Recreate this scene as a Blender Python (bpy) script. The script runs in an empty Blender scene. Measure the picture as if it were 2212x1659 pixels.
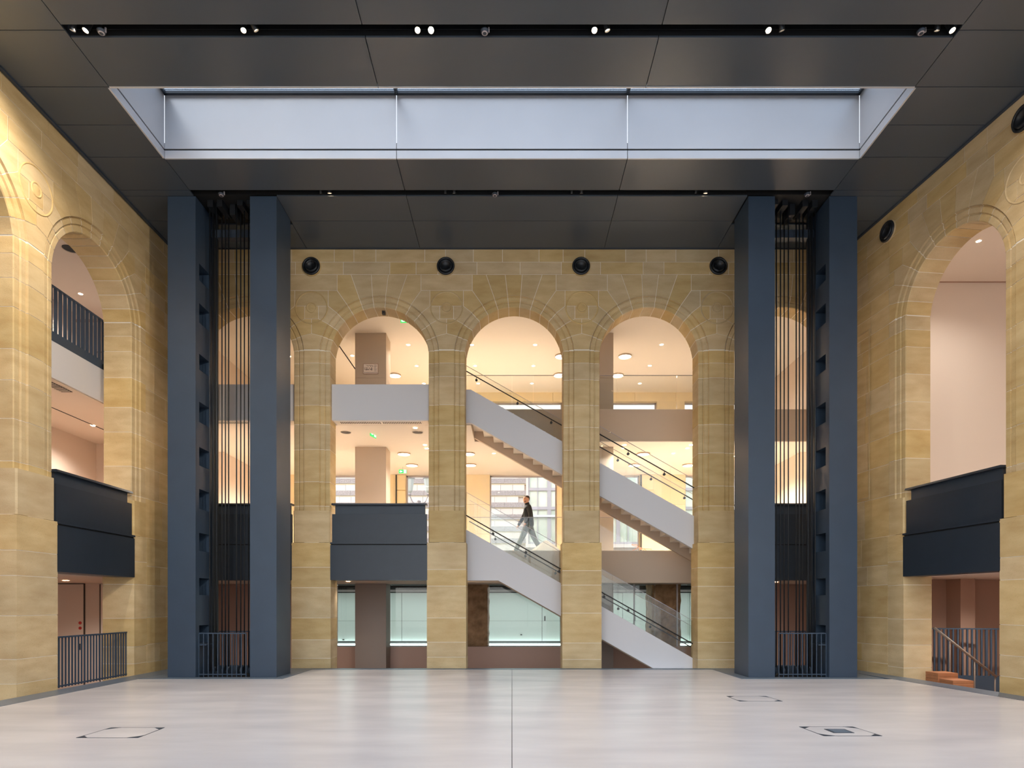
import bpy, bmesh, math, random
from math import sin, cos, pi, radians
from mathutils import Vector, Matrix
random.seed(7)
sc = bpy.context.scene
COL = sc.collection
F, CX, HY, CZ = 1370.0, 1106.0, 1306.0, 1.6      # focal length in px, principal column, horizon row, eye height
def PX(px, D): return (px - CX) * D / F
def PZ(py, D): return CZ + (HY - py) * D / F

# ------------------------------------------------------------------ camera
cam = bpy.data.cameras.new('camera'); co = bpy.data.objects.new('camera', cam); COL.objects.link(co)
co.location = (0, 0, CZ); co.rotation_euler = (pi / 2, 0, 0)
cam.sensor_width = 36; cam.lens = F / 2212 * 36; cam.shift_y = (HY - 829.5) / 2212
cam.clip_end = 300
sc.camera = co
# ------------------------------------------------------------------ sky, exposure
w = bpy.data.worlds.new('world'); sc.world = w; w.use_nodes = True
nt = w.node_tree; nt.nodes.clear()
sky = nt.nodes.new('ShaderNodeTexSky'); sky.sky_type = 'NISHITA'; sky.sun_disc = False
sky.sun_elevation = radians(42); sky.sun_rotation = radians(215); sky.air_density = 1.2; sky.dust_density = 1.5
hs = nt.nodes.new('ShaderNodeHueSaturation'); hs.inputs['Saturation'].default_value = 0.62
bg = nt.nodes.new('ShaderNodeBackground'); bg.inputs[1].default_value = 1.5
out = nt.nodes.new('ShaderNodeOutputWorld')
hz = nt.nodes.new('ShaderNodeMix'); hz.data_type = 'RGBA'; hz.inputs[0].default_value = 0.85; hz.inputs[7].default_value = (.66, .75, .89, 1)   # thin high cloud evens the sky out
nt.links.new(sky.outputs[0], hs.inputs['Color']); nt.links.new(hs.outputs[0], hz.inputs[6]); nt.links.new(hz.outputs[2], bg.inputs[0]); nt.links.new(bg.outputs[0], out.inputs[0])
sc.view_settings.view_transform = 'Standard'; sc.view_settings.look = 'None'
sc.view_settings.exposure = 0.68; sc.view_settings.gamma = 1.0; sc.view_settings.use_curve_mapping = False
sc.cycles.max_bounces = 9; sc.cycles.diffuse_bounces = 6; sc.cycles.glossy_bounces = 4
sc.cycles.transparent_max_bounces = 24; sc.cycles.sample_clamp_indirect = 6.0
sc.cycles.caustics_reflective = False; sc.cycles.caustics_refractive = False

# ------------------------------------------------------------------ materials
def lin(c):
    return tuple(((v / 255) / 12.92 if v <= 10 else ((v / 255 + .055) / 1.055) ** 2.4) for v in c) + (1,)
def mat(name, rgb, rough=.5, metal=0., var=0., vscale=2., bump=0., bscale=40., rand=0., stretch=None, rgb2=None, spec=.5, coat=0.):
    m = bpy.data.materials.new(name); m.use_nodes = True
    n = m.node_tree.nodes; l = m.node_tree.links
    b = n['Principled BSDF']; b.inputs['Roughness'].default_value = rough; b.inputs['Metallic'].default_value = metal
    b.inputs['Specular IOR Level'].default_value = spec
    c = lin(rgb); b.inputs['Base Color'].default_value = c
    tc = n.new('ShaderNodeTexCoord'); mp = n.new('ShaderNodeMapping'); l.new(tc.outputs['Object'], mp.inputs['Vector'])
    if stretch: mp.inputs['Scale'].default_value = stretch
    src = None
    if var > 0 or rgb2:
        nz = n.new('ShaderNodeTexNoise'); nz.inputs['Scale'].default_value = vscale; nz.inputs['Detail'].default_value = 6
        l.new(mp.outputs[0], nz.inputs['Vector'])
        cr = n.new('ShaderNodeValToRGB'); cr.color_ramp.elements[0].position = .3; cr.color_ramp.elements[1].position = .7
        c2 = lin(rgb2) if rgb2 else tuple(min(1, v * (1 + var)) for v in c[:3]) + (1,)
        c1 = c if rgb2 else tuple(v * (1 - var) for v in c[:3]) + (1,)
        cr.color_ramp.elements[0].color = c1; cr.color_ramp.elements[1].color = c2
        l.new(nz.outputs['Fac'], cr.inputs[0]); src = cr.outputs[0]
    if rand > 0:
        oi = n.new('ShaderNodeObjectInfo'); hv = n.new('ShaderNodeHueSaturation')
        mr = n.new('ShaderNodeMapRange'); mr.inputs[3].default_value = 1 - rand; mr.inputs[4].default_value = 1 + rand
        l.new(oi.outputs['Random'], mr.inputs[0]); l.new(mr.outputs[0], hv.inputs['Value'])
        ml = n.new('ShaderNodeMath'); ml.operation = 'MULTIPLY'; ml.inputs[1].default_value = 7.31
        fr = n.new('ShaderNodeMath'); fr.operation = 'FRACT'; l.new(oi.outputs['Random'], ml.inputs[0]); l.new(ml.outputs[0], fr.inputs[0])
        m2 = n.new('ShaderNodeMapRange'); m2.inputs[3].default_value = .84; m2.inputs[4].default_value = 1.06
        l.new(fr.outputs[0], m2.inputs[0]); l.new(m2.outputs[0], hv.inputs['Saturation'])
        if src: l.new(src, hv.inputs['Color'])
        else: hv.inputs['Color'].default_value = c
        src = hv.outputs[0]
    if src: l.new(src, b.inputs['Base Color'])
    if bump > 0:
        nb = n.new('ShaderNodeTexNoise'); nb.inputs['Scale'].default_value = bscale; nb.inputs['Detail'].default_value = 4
        l.new(mp.outputs[0], nb.inputs['Vector'])
        bp = n.new('ShaderNodeBump'); bp.inputs['Strength'].default_value = bump; bp.inputs['Distance'].default_value = .01
        l.new(nb.outputs['Fac'], bp.inputs['Height']); l.new(bp.outputs[0], b.inputs['Normal'])
    if coat: b.inputs['Coat Weight'].default_value = coat
    return m
def emis(name, rgb, s):
    m = bpy.data.materials.new(name); m.use_nodes = True
    b = m.node_tree.nodes['Principled BSDF']; c = lin(rgb)
    b.inputs['Base Color'].default_value = c; b.inputs['Emission Color'].default_value = c; b.inputs['Emission Strength'].default_value = s
    return m
def glassmat(name, tint, refl=.06, alpha=.9):
    m = bpy.data.materials.new(name); m.use_nodes = True
    n = m.node_tree.nodes; l = m.node_tree.links; n.clear()
    o = n.new('ShaderNodeOutputMaterial'); t = n.new('ShaderNodeBsdfTransparent'); t.inputs[0].default_value = tuple(tint) + (1,)
    g = n.new('ShaderNodeBsdfGlossy'); g.inputs['Roughness'].default_value = .02
    fr = n.new('ShaderNodeFresnel'); fr.inputs[0].default_value = 1.33
    mx = n.new('ShaderNodeMixShader'); l.new(fr.outputs[0], mx.inputs[0]); l.new(t.outputs[0], mx.inputs[1]); l.new(g.outputs[0], mx.inputs[2])
    l.new(mx.outputs[0], o.inputs[0])
    return m
def stone_mat():
    m = mat('limestone', (192, 161, 108), .8, rgb2=(212, 185, 133), vscale=1.7, bump=.35, bscale=34, rand=.07, stretch=(1, 1, 3.2))
    n = m.node_tree.nodes; l = m.node_tree.links; b = n['Principled BSDF']
    src = b.inputs['Base Color'].links[0].from_socket
    tc = n.new('ShaderNodeTexCoord')
    # fine pores and grey weathering with a shape of their own
    nz = n.new('ShaderNodeTexNoise'); nz.inputs['Scale'].default_value = 90; nz.inputs['Detail'].default_value = 2
    l.new(tc.outputs['Object'], nz.inputs['Vector'])
    cr = n.new('ShaderNodeValToRGB'); cr.color_ramp.elements[0].position = .27; cr.color_ramp.elements[0].color = (.35, .3, .22, 1); cr.color_ramp.elements[1].position = .36; cr.color_ramp.elements[1].color = (1, 1, 1, 1)
    l.new(nz.outputs['Fac'], cr.inputs[0])
    mx = n.new('ShaderNodeMix'); mx.data_type = 'RGBA'; mx.blend_type = 'MULTIPLY'; mx.inputs[0].default_value = .6
    l.new(src, mx.inputs[6]); l.new(cr.outputs[0], mx.inputs[7])
    n2 = n.new('ShaderNodeTexNoise'); n2.inputs['Scale'].default_value = .55; n2.inputs['Detail'].default_value = 5
    l.new(tc.outputs['Object'], n2.inputs['Vector'])
    c2 = n.new('ShaderNodeValToRGB'); c2.color_ramp.elements[0].position = .42; c2.color_ramp.elements[0].color = (1, 1, 1, 1); c2.color_ramp.elements[1].position = .68; c2.color_ramp.elements[1].color = (.9, .92, .95, 1)
    l.new(n2.outputs['Fac'], c2.inputs[0])
    m3 = n.new('ShaderNodeMix'); m3.data_type = 'RGBA'; m3.blend_type = 'MULTIPLY'; m3.inputs[0].default_value = 1
    l.new(mx.outputs[2], m3.inputs[6]); l.new(c2.outputs[0], m3.inputs[7]); l.new(m3.outputs[2], b.inputs['Base Color'])
    return m
M = {}
M['stone'] = stone_mat()
M['mortar'] = mat('pale lime mortar', (238, 230, 214), .9)
M['steel'] = mat('blue grey painted steel', (50, 65, 82), .42, var=.05, vscale=3, bump=.03, bscale=12)
M['steel_dark'] = mat('dark blue grey steel', (52, 61, 72), .45, var=.08, vscale=4)
M['panel'] = mat('dark anodised ceiling panel', (74, 82, 90), .33, rand=.03)
M['steel_balcony'] = mat('slate painted steel', (36, 44, 54), .4, var=.06, vscale=5)
M['black'] = mat('matt black void', (14, 15, 17), .7)
M['blackmetal'] = mat('black metal', (26, 29, 33), .4)
M['concrete'] = mat('pale polished concrete', (202, 197, 196), .27, rgb2=(220, 215, 212), vscale=1.1, bump=.04, bscale=3, stretch=(.5, 1.6, 1), spec=.35)
M['plate'] = mat('blue grey floor plate', (104, 116, 128), .35, var=.06, vscale=5)
M['alu'] = mat('satin aluminium', (218, 218, 220), .42, metal=.35, var=.03, vscale=.8)
M['white'] = mat('grey white plaster', (206, 203, 203), .6)
M['plaster'] = mat('warm plaster', (226, 212, 200), .8)
M['plasterpink'] = mat('pink beige plaster', (214, 197, 182), .8)
M['fascia'] = mat('taupe plaster', (188, 170, 151), .75)
M['brown'] = mat('brown taupe wall', (128, 112, 100), .6)
M['brownwall'] = mat('reddish brown wall', (168, 134, 116), .6)
M['ceil'] = mat('cream ceiling paint', (240, 230, 218), .8)
M['lfloor'] = mat('light gallery floor', (238, 228, 212), .4)
M['ystone'] = mat('honey limestone', (226, 208, 172), .7, rgb2=(236, 214, 168), vscale=2, rand=.03)
M['cool'] = mat('mint white lacquer', (214, 221, 219), .35)
M['rust'] = mat('rough old masonry', (118, 88, 58), .95, rgb2=(170, 132, 96), vscale=4, bump=1., bscale=14)
M['vent'] = mat('vent dark', (70, 62, 56), .7)
M['glass'] = glassmat('clear glass', (.965, .975, .965))
M['skyglass'] = glassmat('skylight glass', (.9, .94, .97))
M['toneglass'] = glassmat('toned skylight glass', (.93, .94, .95))
M['winglass'] = glassmat('window glass', (.92, .92, .9))
M['lamp'] = emis('warm lamp', (255, 226, 190), 14)
M['lampbright'] = emis('warm lamp bright', (255, 222, 180), 60)
M['disc'] = emis('warm light disc', (255, 238, 214), 9)
M['led'] = emis('cool led strip', (225, 250, 245), 5)
M['green'] = emis('exit sign green', (40, 170, 80), 1.2)
M['signwhite'] = emis('exit sign white', (235, 255, 240), 1.8)
M['facade'] = mat('pale facade stone', (222, 208, 196), .85, rand=.04)
M['facadeband'] = mat('grey pitted facade stone', (168, 156, 152), .9, var=.25, vscale=18, bump=.6, bscale=25)
M['palepane'] = mat('pale reflecting pane', (232, 230, 214), .15, rgb2=(186, 196, 178), vscale=.9)  # vague greenish mirror image painted into the pane colour
M['frame'] = mat('grey window frame', (176, 168, 170), .5)
M['street'] = mat('pale pavement', (170, 165, 158), .9, var=.1)
M['skin'] = mat('skin', (196, 142, 112), .55)
M['hair'] = mat('brown hair', (72, 54, 40), .8)
M['beard'] = mat('short brown beard', (120, 84, 62), .9)
M['shirt'] = mat('black knit', (24, 24, 24), .85)
M['trousers'] = mat('grey trousers', (74, 77, 66), .8)
M['shoe'] = mat('dark shoe', (34, 34, 34), .5)
M['wood'] = mat('orange brown wood', (178, 116, 76), .6, var=.1, vscale=8)
M['reflection'] = mat('white cloth', (240, 232, 220), .9)  # white standing in for the bright gleam in the stair glass
M['red'] = mat('red sticker', (190, 48, 40), .6)
M['ink'] = mat('dark print', (70, 58, 50), .7)
M['darkdoor'] = mat('dark metal', (44, 42, 42), .5)

# ------------------------------------------------------------------ helpers
def tag(o, label=None, cat=None, group=None, kind=None):
    if label: o['label'] = label
    if cat: o['category'] = cat
    if group: o['group'] = group
    if kind: o['kind'] = kind
    return o
def empty(name, loc=(0, 0, 0), rz=0):
    o = bpy.data.objects.new(name, None); COL.objects.link(o); o.location = loc; o.rotation_euler = (0, 0, rz); o.empty_display_size = .2
    return o
def link(name, me, m=None, parent=None):
    o = bpy.data.objects.new(name, me); COL.objects.link(o)
    if m: me.materials.append(M[m] if isinstance(m, str) else m)
    if parent: o.parent = parent
    return o
class MB:
    def __init__(s, off=(0, 0, 0)): s.v = []; s.f = []; s.off = Vector(off)
    def add(s, vs, fs):
        k = len(s.v); s.v += [tuple(Vector(p) - s.off) for p in vs]; s.f += [tuple(i + k for i in f) for f in fs]; return s
    def box(s, x0, x1, y0, y1, z0, z1):
        x0, x1 = min(x0, x1), max(x0, x1); y0, y1 = min(y0, y1), max(y0, y1); z0, z1 = min(z0, z1), max(z0, z1)
        return s.add([(x0, y0, z0), (x1, y0, z0), (x1, y1, z0), (x0, y1, z0), (x0, y0, z1), (x1, y0, z1), (x1, y1, z1), (x0, y1, z1)],
                     [(0, 3, 2, 1), (4, 5, 6, 7), (0, 1, 5, 4), (1, 2, 6, 5), (2, 3, 7, 6), (3, 0, 4, 7)])
    def prism(s, poly, f0, f1):     # poly 2d points, f0/f1 map 2d -> 3d
        n = len(poly)
        return s.add([f0(p) for p in poly] + [f1(p) for p in poly],
                     [tuple(range(n - 1, -1, -1)), tuple(range(n, 2 * n))] + [(i, (i + 1) % n, (i + 1) % n + n, i + n) for i in range(n)])
    def prismxz(s, poly, y0, y1): return s.prism(poly, lambda p: (p[0], y0, p[1]), lambda p: (p[0], y1, p[1]))
    def prismyz(s, poly, x0, x1): return s.prism(poly, lambda p: (x0, p[0], p[1]), lambda p: (x1, p[0], p[1]))
    def tube(s, pts, r, n=8):
        pts = [Vector(p) for p in pts]; rings = []; vs = []; fs = []
        for i, p in enumerate(pts):
            d = (pts[min(i + 1, len(pts) - 1)] - pts[max(i - 1, 0)]).normalized()
            a = d.cross(Vector((0, 0, 1)) if abs(d.z) < .9 else Vector((1, 0, 0))).normalized(); b = d.cross(a)
            rr = r[i] if isinstance(r, (list, tuple)) else r
            vs += [p + (a * cos(2 * pi * k / n) + b * sin(2 * pi * k / n)) * rr for k in range(n)]
        for i in range(len(pts) - 1):
            for k in range(n): fs.append((i * n + k, i * n + (k + 1) % n, (i + 1) * n + (k + 1) % n, (i + 1) * n + k))
        fs.append(tuple(range(n))[::-1]); fs.append(tuple(range((len(pts) - 1) * n, len(pts) * n)))
        return s.add(vs, fs)
    def lathe(s, prof, mtx=None, n=28, closed=False):       # prof (r, h) about local z
        mtx = mtx or Matrix(); vs = []; fs = []; m = len(prof)
        for k in range(n):
            a = 2 * pi * k / n
            vs += [mtx @ Vector((r * cos(a), r * sin(a), h)) for r, h in prof]
        for k in range(n):
            for j in range(m if closed else m - 1):
                j2 = (j + 1) % m; k2 = (k + 1) % n
                fs.append((k * m + j, k2 * m + j, k2 * m + j2, k * m + j2))
        return s.add(vs, fs)
    def build(s, name, m=None, parent=None, smooth=False, loc=None, fix=True):
        me = bpy.data.meshes.new(name); me.from_pydata(s.v, [], s.f)
        if fix:
            b = bmesh.new(); b.from_mesh(me); bmesh.ops.recalc_face_normals(b, faces=b.faces); b.to_mesh(me); b.free()
        if smooth:
            for p in me.polygons: p.use_smooth = True
        me.update(); o = link(name, me, m, parent)
        if loc is not None: o.location = loc
        elif s.off.length: o.location = s.off
        return o
def struct(name, mb, m): return tag(mb.build(name, m), kind='structure')
def boxpart(name, b, m, parent): return MB().box(*b).build(name, m, parent)

# ------------------------------------------------------------------ masonry walls
R, ZS, HSP, RF = 1.24, 7.85, 1.6975, 1.508
G = .006
TOP = 10.53
def inset(poly, g):
    a = sum(poly[i][0] * poly[(i + 1) % len(poly)][1] - poly[(i + 1) % len(poly)][0] * poly[i][1] for i in range(len(poly)))
    if a < 0: poly = poly[::-1]
    n = len(poly); out = []
    for i in range(n):
        p0, p1, p2 = Vector(poly[i - 1]), Vector(poly[i]), Vector(poly[(i + 1) % n])
        d1 = (p1 - p0).normalized(); d2 = (p2 - p1).normalized()
        n1 = Vector((-d1.y, d1.x)); n2 = Vector((-d2.y, d2.x)); bis = n1 + n2
        if bis.length < 1e-4: out.append(tuple(p1 + n1 * g)); continue
        bis.normalize(); k = g / max(.3, bis.dot(n1)); out.append(tuple(p1 + bis * k))
    return out
def arc(c, t1, t2, r=RF, s=1, n=None):       # angles in degrees from vertical, s=+1 to the +u side
    n = n or max(2, int(abs(t2 - t1) / 4.5) + 1)
    return [(c + s * r * sin(radians(t1 + (t2 - t1) * i / n)), ZS + r * cos(radians(t1 + (t2 - t1) * i / n))) for i in range(n + 1)]
def prof(T): return [(0, T), (0, .07), (.014, .052), (.105, .046), (.12, .06), (.132, .062), (.15, .032), (.232, .024), (.246, .038), (.256, .038), (RF - R, .0)]
def sweep(mb, c, t1, t2, P, s=1):
    dt = math.degrees(G / R); t1 += dt * (1 if t2 > t1 else -1); t2 -= dt * (1 if t2 > t1 else -1)
    n = max(2, int(abs(t2 - t1) / 4.5) + 1); m = len(P); vs = []
    for i in range(n + 1):
        a = radians(t1 + (t2 - t1) * i / n)
        vs += [(c + s * (R + p[0]) * sin(a), p[1], ZS + (R + p[0]) * cos(a)) for p in P]
    fs = [(i * m + j, i * m + j + 1, (i + 1) * m + j + 1, (i + 1) * m + j) for i in range(n) for j in range(m - 1)]
    if s < 0: fs = [f[::-1] for f in fs]
    mb.add(vs, fs)
def make_wall(name, loc, rz, T, bays, u0, u1, plain_ends=(), axes_round=(), zc_seed=1, detail=None, ztop=TOP):
    rnd = random.Random(zc_seed); P = prof(T)
    # mortar core
    core = MB(); Pc = [(.285, .0075)] + [(r_ + .006, d_ + .0065) for r_, d_ in P[::-1][:-1]] + [(.006, T - .01)]
    mids = [(bays[i] + bays[i + 1]) / 2 for i in range(len(bays) - 1)]
    lo = [u0] + mids; hi = mids + [u1]
    zb = -.95
    for c, a, b in zip(bays, lo, hi):
        for depth, rr in ((.0075, R + .285), (T - .01, R + .006)):
            pts = [(c - rr, zb)] + [(c + rr * sin(radians(t)), ZS + rr * cos(radians(t))) for t in range(-90, 91, 6)] + [(c + rr, zb)]
            def outer(p):
                if p[1] <= ZS + .01: return (a if p[0] < c else b, p[1])
                t = (p[0] - c) / rr; return ((c + t * (c - a)) if t < 0 else (c + t * (b - c)), ztop)
            o = [outer(p) for p in pts]
            o[1] = (a, ZS); o[-2] = (b, ZS)
            pts2 = pts; vs = [(p[0], depth, p[1]) for p in pts2] + [(p[0], depth, p[1]) for p in o]; k = len(pts2)
            fs = [(i, i + 1, k + i + 1, k + i) for i in range(k - 1)]
            vs += [(a, depth, ztop), (b, depth, ztop)]; fs += [(k + 1, k + 2, 2 * k), (2 * k - 2, 2 * k - 3, 2 * k + 1)]
            core.add(vs, fs)
        path = [(-1, zb)] + [('a', t) for t in range(-90, 91, 6)] + [(1, zb)]
        vs = []; m = len(Pc)
        for q in path:
            for r_, d in Pc:
                if q[0] == 'a': vs.append((c + (R + r_) * sin(radians(q[1])), d, ZS + (R + r_) * cos(radians(q[1]))))
                else: vs.append((c + q[0] * (R + r_), d, q[1]))
        core.add(vs, [(i * m + j, i * m + j + 1, (i + 1) * m + j + 1, (i + 1) * m + j) for i in range(len(path) - 1) for j in range(m - 1)])
    root = core.build(name, 'mortar', fix=True); root.location = loc; root.rotation_euler = (0, 0, rz); root['kind'] = 'structure'
    def depthj(): return rnd.uniform(-.002, .002)
    def face(mb, poly, d=None, back=.06):
        d = depthj() if d is None else d
        q = inset(poly, G)
        mb.prism(q, lambda p: (p[0], d, p[1]), lambda p: (p[0], back, p[1]))
    def stone(poly, sweeps=(), d=None):
        mb = MB(); face(mb, poly, d)
        for s in sweeps: sweep(mb, *s)
        return mb.build('stone', 'stone', root)
    A = [6.3, 19, 32, 44.5, 58, 71, 84]
    det = detail or bays
    for c in bays:
        if c not in det: continue
        j = rnd.uniform(-.03, .03)
        # keystone
        mb = MB(); face(mb, [(c - .213 + j, 9.89)] + [(c + .213 + j, 9.89)] + arc(c, A[0], -A[0])); sweep(mb, c, -A[0], A[0], P); mb.build('stone', 'stone', root)
        for s in (1, -1):
            U = lambda u: c + s * u
            ax = HSP
            V = [([(.213 + s * j, 9.89), (.705, 9.89)], 0, 1), ([(.705, 9.89), (1.054, 9.89), (1.054, 9.49)], 1, 2),
                 ([(1.054, 9.49), (1.277, 9.49), (1.277, 9.10)], 2, 3), ([(1.277, 9.10), (ax - .1715, 9.10), (ax - .1715, 8.78)], 3, 4),
                 ([(ax - .1715, 8.78), (ax, 8.78), (ax, 8.41)], 4, 5)]
            for outp, i1, i2 in V:
                poly = [(U(x), z) for x, z in outp] + arc(c, A[i2], A[i1], s=s)
                mb = MB(); face(mb, poly); sweep(mb, c, A[i1], A[i2], P, s); mb.build('stone', 'stone', root)
    # axes between arches
    axes = sorted(set([round(c + k * HSP, 4) for c in det for k in (-1, 1)]))
    for a in axes:
        sides = [s for s in (-1, 1) if any(abs(c - (a + s * HSP)) < .01 for c in det)]
        two = len(sides) == 2
        def clipx(pts):        # for an end axis keep the half towards its arch
            if two: return pts
            s = sides[0]; return [(max(x, a) if s > 0 else min(x, a), z) for x, z in pts]
        def fs_(poly): stone(clipx(poly))
        fs_([(a - .6435, 9.49), (a + .6435, 9.49), (a + .6435, 9.89), (a - .6435, 9.89)])
        fs_([(a - .4205, 9.10), (a + .4205, 9.10), (a + .4205, 9.49), (a - .4205, 9.49)])
        fs_([(a - .1715, 8.78), (a + .1715, 8.78), (a + .1715, 9.10), (a - .1715, 9.10)])
        mb = MB(); poly = [(a, 8.41)]
        rt = arc(a + HSP, 71, 84, s=-1) if 1 in sides else [(a, 8.41), (a, 7.99)]
        lt = arc(a - HSP, 84, 71, s=1) if -1 in sides else [(a, 7.99), (a, 8.41)]
        poly = [p for i, p in enumerate([(a, 8.41)] + rt + lt) if not (i and (abs(p[0] - a) < 1e-6 and p[1] > 8.4))]
        face(mb, poly)
        if 1 in sides: sweep(mb, a + HSP, 71, 84, P, -1)
        if -1 in sides: sweep(mb, a - HSP, 71, 84, P, 1)
        mb.build('stone', 'stone', root)
        if a in axes_round or any(abs(a - q) < .02 for q in axes_round):
            mt = Matrix.Translation((a, 0, 9.057)) @ Matrix.Rotation(pi / 2, 4, 'X')
            mb = MB(); mb.lathe([(.378, -.004), (.392, .012), (.402, .016), (.412, .008), (.418, -.004)], mt, 48)
            mb.lathe([(.098, -.004), (.108, .012), (.122, .016), (.136, -.004)], mt, 32); mb.lathe([(.0, .006), (.07, .005), (.1, -.004)], mt, 32)
            mb.build('roundel', 'stone', root, smooth=True)
        # pier courses
        zl = [7.985, 7.67, 7.3 + rnd.uniform(-.06, .08), 6.65 + rnd.uniform(-.1, .1), 6.08 + rnd.uniform(-.06, .06), 5.45 + rnd.uniform(-.06, .06), 4.78 + rnd.uniform(-.2, .08), 4.08, 3.16]
        hw = HSP - R; hf = HSP - RF
        for z1, z0 in zip(zl[:-1], zl[1:]):
            for zz1, zz0, mould in ([(z1, z0, True)] if z0 > 3.9 else [(z1, 3.96, True), (3.96, z0, False)]):
                if zz1 - zz0 < .02: continue
                d = depthj()
                g1 = G if zz1 == z1 else 0; g0 = G if zz0 == z0 else 0
                L = []
                if -1 in sides: L += ([(a - HSP + R + p[0], p[1]) for p in P] if mould else [(a - hw, T), (a - hw, .028), (a - hw + .025, .0)])
                else: L += [(a, .06), (a, d)]
                if 1 in sides: L += ([(a + HSP - R - p[0], p[1]) for p in P[::-1]] if mould else [(a + hw - .025, .0), (a + hw, .028), (a + hw, T)])
                else: L += [(a, d), (a, .06)]
                n = len(L); mb = MB()
                mb.add([(x, y, zz0 + g0) for x, y in L] + [(x, y, zz1 - g1) for x, y in L], [(i, i + 1, n + i + 1, n + i) for i in range(n - 1)] + [tuple(range(n, 2 * n)), tuple(range(n))[::-1]])
                mb.build('stone', 'stone', root)
        zl = [3.16, 2.56 + rnd.uniform(-.14, .02), 2.05 + rnd.uniform(-.05, .06), 1.3 + rnd.uniform(-.1, .12), .67 + rnd.uniform(-.05, .05), .25 + rnd.uniform(-.06, .06), -.93]
        hw = HSP - 1.205
        MB().box((a - hw + .008) if -1 in sides else a, (a + hw - .008) if 1 in sides else a, -.023, T - .004, -.93, 3.155).build('mortar_bed', 'mortar', root)
        for z1, z0 in zip(zl[:-1], zl[1:]):
            xl = a - hw if -1 in sides else a; xr = a + hw if 1 in sides else a
            mb = MB().box(xl, xr, -.03 + depthj(), T + .005, z0 + G * (z0 > -.5), z1 - G); mb.build('stone', 'stone', root)

    # top courses and plain ends
    ua = min(axes) if detail else u0; ub = max(axes) if detail else u1
    ends = [e for e in plain_ends]
    lo_ = min([min(axes)] + [e[0] for e in ends]); hi_ = max([max(axes)] + [e[1] for e in ends])
    def course(z0, z1, a, b, lmin=.45, lmax=1.25, d=None):
        x = a
        while x < b - .01:
            x2 = x + rnd.uniform(lmin, lmax)
            if x2 > b - .3: x2 = b
            stone([(x, z0), (x2, z0), (x2, z1), (x, z1)], d=d); x = x2
    course(10.205, ztop, lo_, hi_); course(9.89, 10.205, lo_, hi_)
    for a, b in ends:
        zz = [9.89, 9.49, 9.1, 8.78, 8.41, 7.985, 7.67, 7.3, 6.65, 6.1, 5.45, 4.8, 4.08, 3.16]
        for z1, z0 in zip(zz[:-1], zz[1:]): course(z0, z1, a, b, .5, 1.0)
        MB().box(a, b, -.023, .05, -.93, 3.155).build('mortar_bed', 'mortar', root)
        zz = [3.16, 2.5, 2.05, 1.3, .67, .25, -.93]
        for z1, z0 in zip(zz[:-1], zz[1:]): course(z0, z1, a, b, .5, 1.0, d=-.03)
    return root
YB = 15.93
wb = make_wall('wall_back', (0, YB, 0), 0, .55, [-6.735, -3.34, .055, 3.45, 6.845], -8.6, 8.6, axes_round=(-5.0375, -1.6425, 1.7525, 5.1475), zc_seed=3)
LW = -8.55
lb = [13.1 - 3.395 * k for k in range(6)]
wl = make_wall('wall_left', (LW, 0, 0), pi / 2, .68, lb[::-1], -6, 15.93, plain_ends=((14.7975, 15.98),), axes_round=(lb[0] - HSP, lb[1] - HSP), zc_seed=5, detail=lb[:2])
# right wall: leans in a little towards the far end
RA = math.atan2(-1, .112); RO = Vector((8.45, 15.5, 0)); RD = Vector((cos(RA), sin(RA), 0)); RN = Vector((-sin(RA), cos(RA), 0))
def RW(u, d, z): return RO + RD * u + RN * d + Vector((0, 0, z))
rb = [2.785 + 3.395 * k for k in range(6)]
wr = make_wall('wall_right', RO, RA, .64, rb, -.5, 21.5, plain_ends=((-.5, rb[0] - HSP),), axes_round=(rb[0] + HSP, rb[1] + HSP), zc_seed=8, detail=rb[:2])
# shallow framed recess beside the right arch, raised fillets
mb = MB()
for u in (.42,): mb.box(u - .012, u + .012, -.012, .01, 4.15, 8.15)
mb.box(-.5, .42, -.012, .01, 4.13, 4.16); mb.box(-.5, .42, -.012, .01, 8.13, 8.16)
mb.build('panel_moulding', 'stone', wr)

# ------------------------------------------------------------------ ceiling
cl = MB()
SX = 6.95
ZB = TOP + .035
def slab(x0, x1, y0, y1, z0=ZB, z1=ZB + .3): cl.box(x0, x1, y0, y1, z0, z1)
NS0, NS1 = 1.2, 8.3          # second skylight nearer the viewer, added out of the frame to light the floor
E_ = .05
slab(-10, 10, -6, NS0 - E_); slab(-10, -SX - E_, NS0 - E_, NS1 + E_); slab(SX + E_, 10, NS0 - E_, NS1 + E_)
slab(-10, 10, NS1 + E_, 9.76); slab(-10, -SX - E_, 9.76, 10.96); slab(SX + E_, 10, 9.76, 10.96); slab(-SX - E_, SX + E_, 9.99, 10.96 - E_)
slab(-SX, SX, 9.76, 9.99, ZB + .2, ZB + .3)
slab(-10, -SX - E_, 10.96, 12.68); slab(SX + E_, 10, 10.96, 12.68); slab(-10, 10, 12.68 + E_, 13.66); slab(-10, 10, 13.66, 13.87, ZB + .2, ZB + .3)
slab(-10, 10, 13.87, 16.6)
ceil = cl.build('ceiling', 'black'); ceil['kind'] = 'structure'
GP = .007
def cpanel(x0, x1, y0, y1, m='panel', z=TOP):
    return MB().box(x0 + GP, x1 - GP, y0 + GP, y1 - GP, z, z + .03).build('panel', m, ceil)
J = 2.31
for (x0, x1) in ((-SX, -J), (-J, J), (J, SX)):
    for (y0, y1) in ((NS1, 9.77), (9.98, 10.96), (12.68, 13.67)): cpanel(x0, x1, y0, y1)
    cpanel(x0, x1, -.6, NS0); cpanel(x0, x1, -6, -.6)
PYX0, PYX1, PYX2, PYX3 = 7.53, 6.92, 5.73, 5.15
PY0, PY1 = 13.87, 14.74
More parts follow.
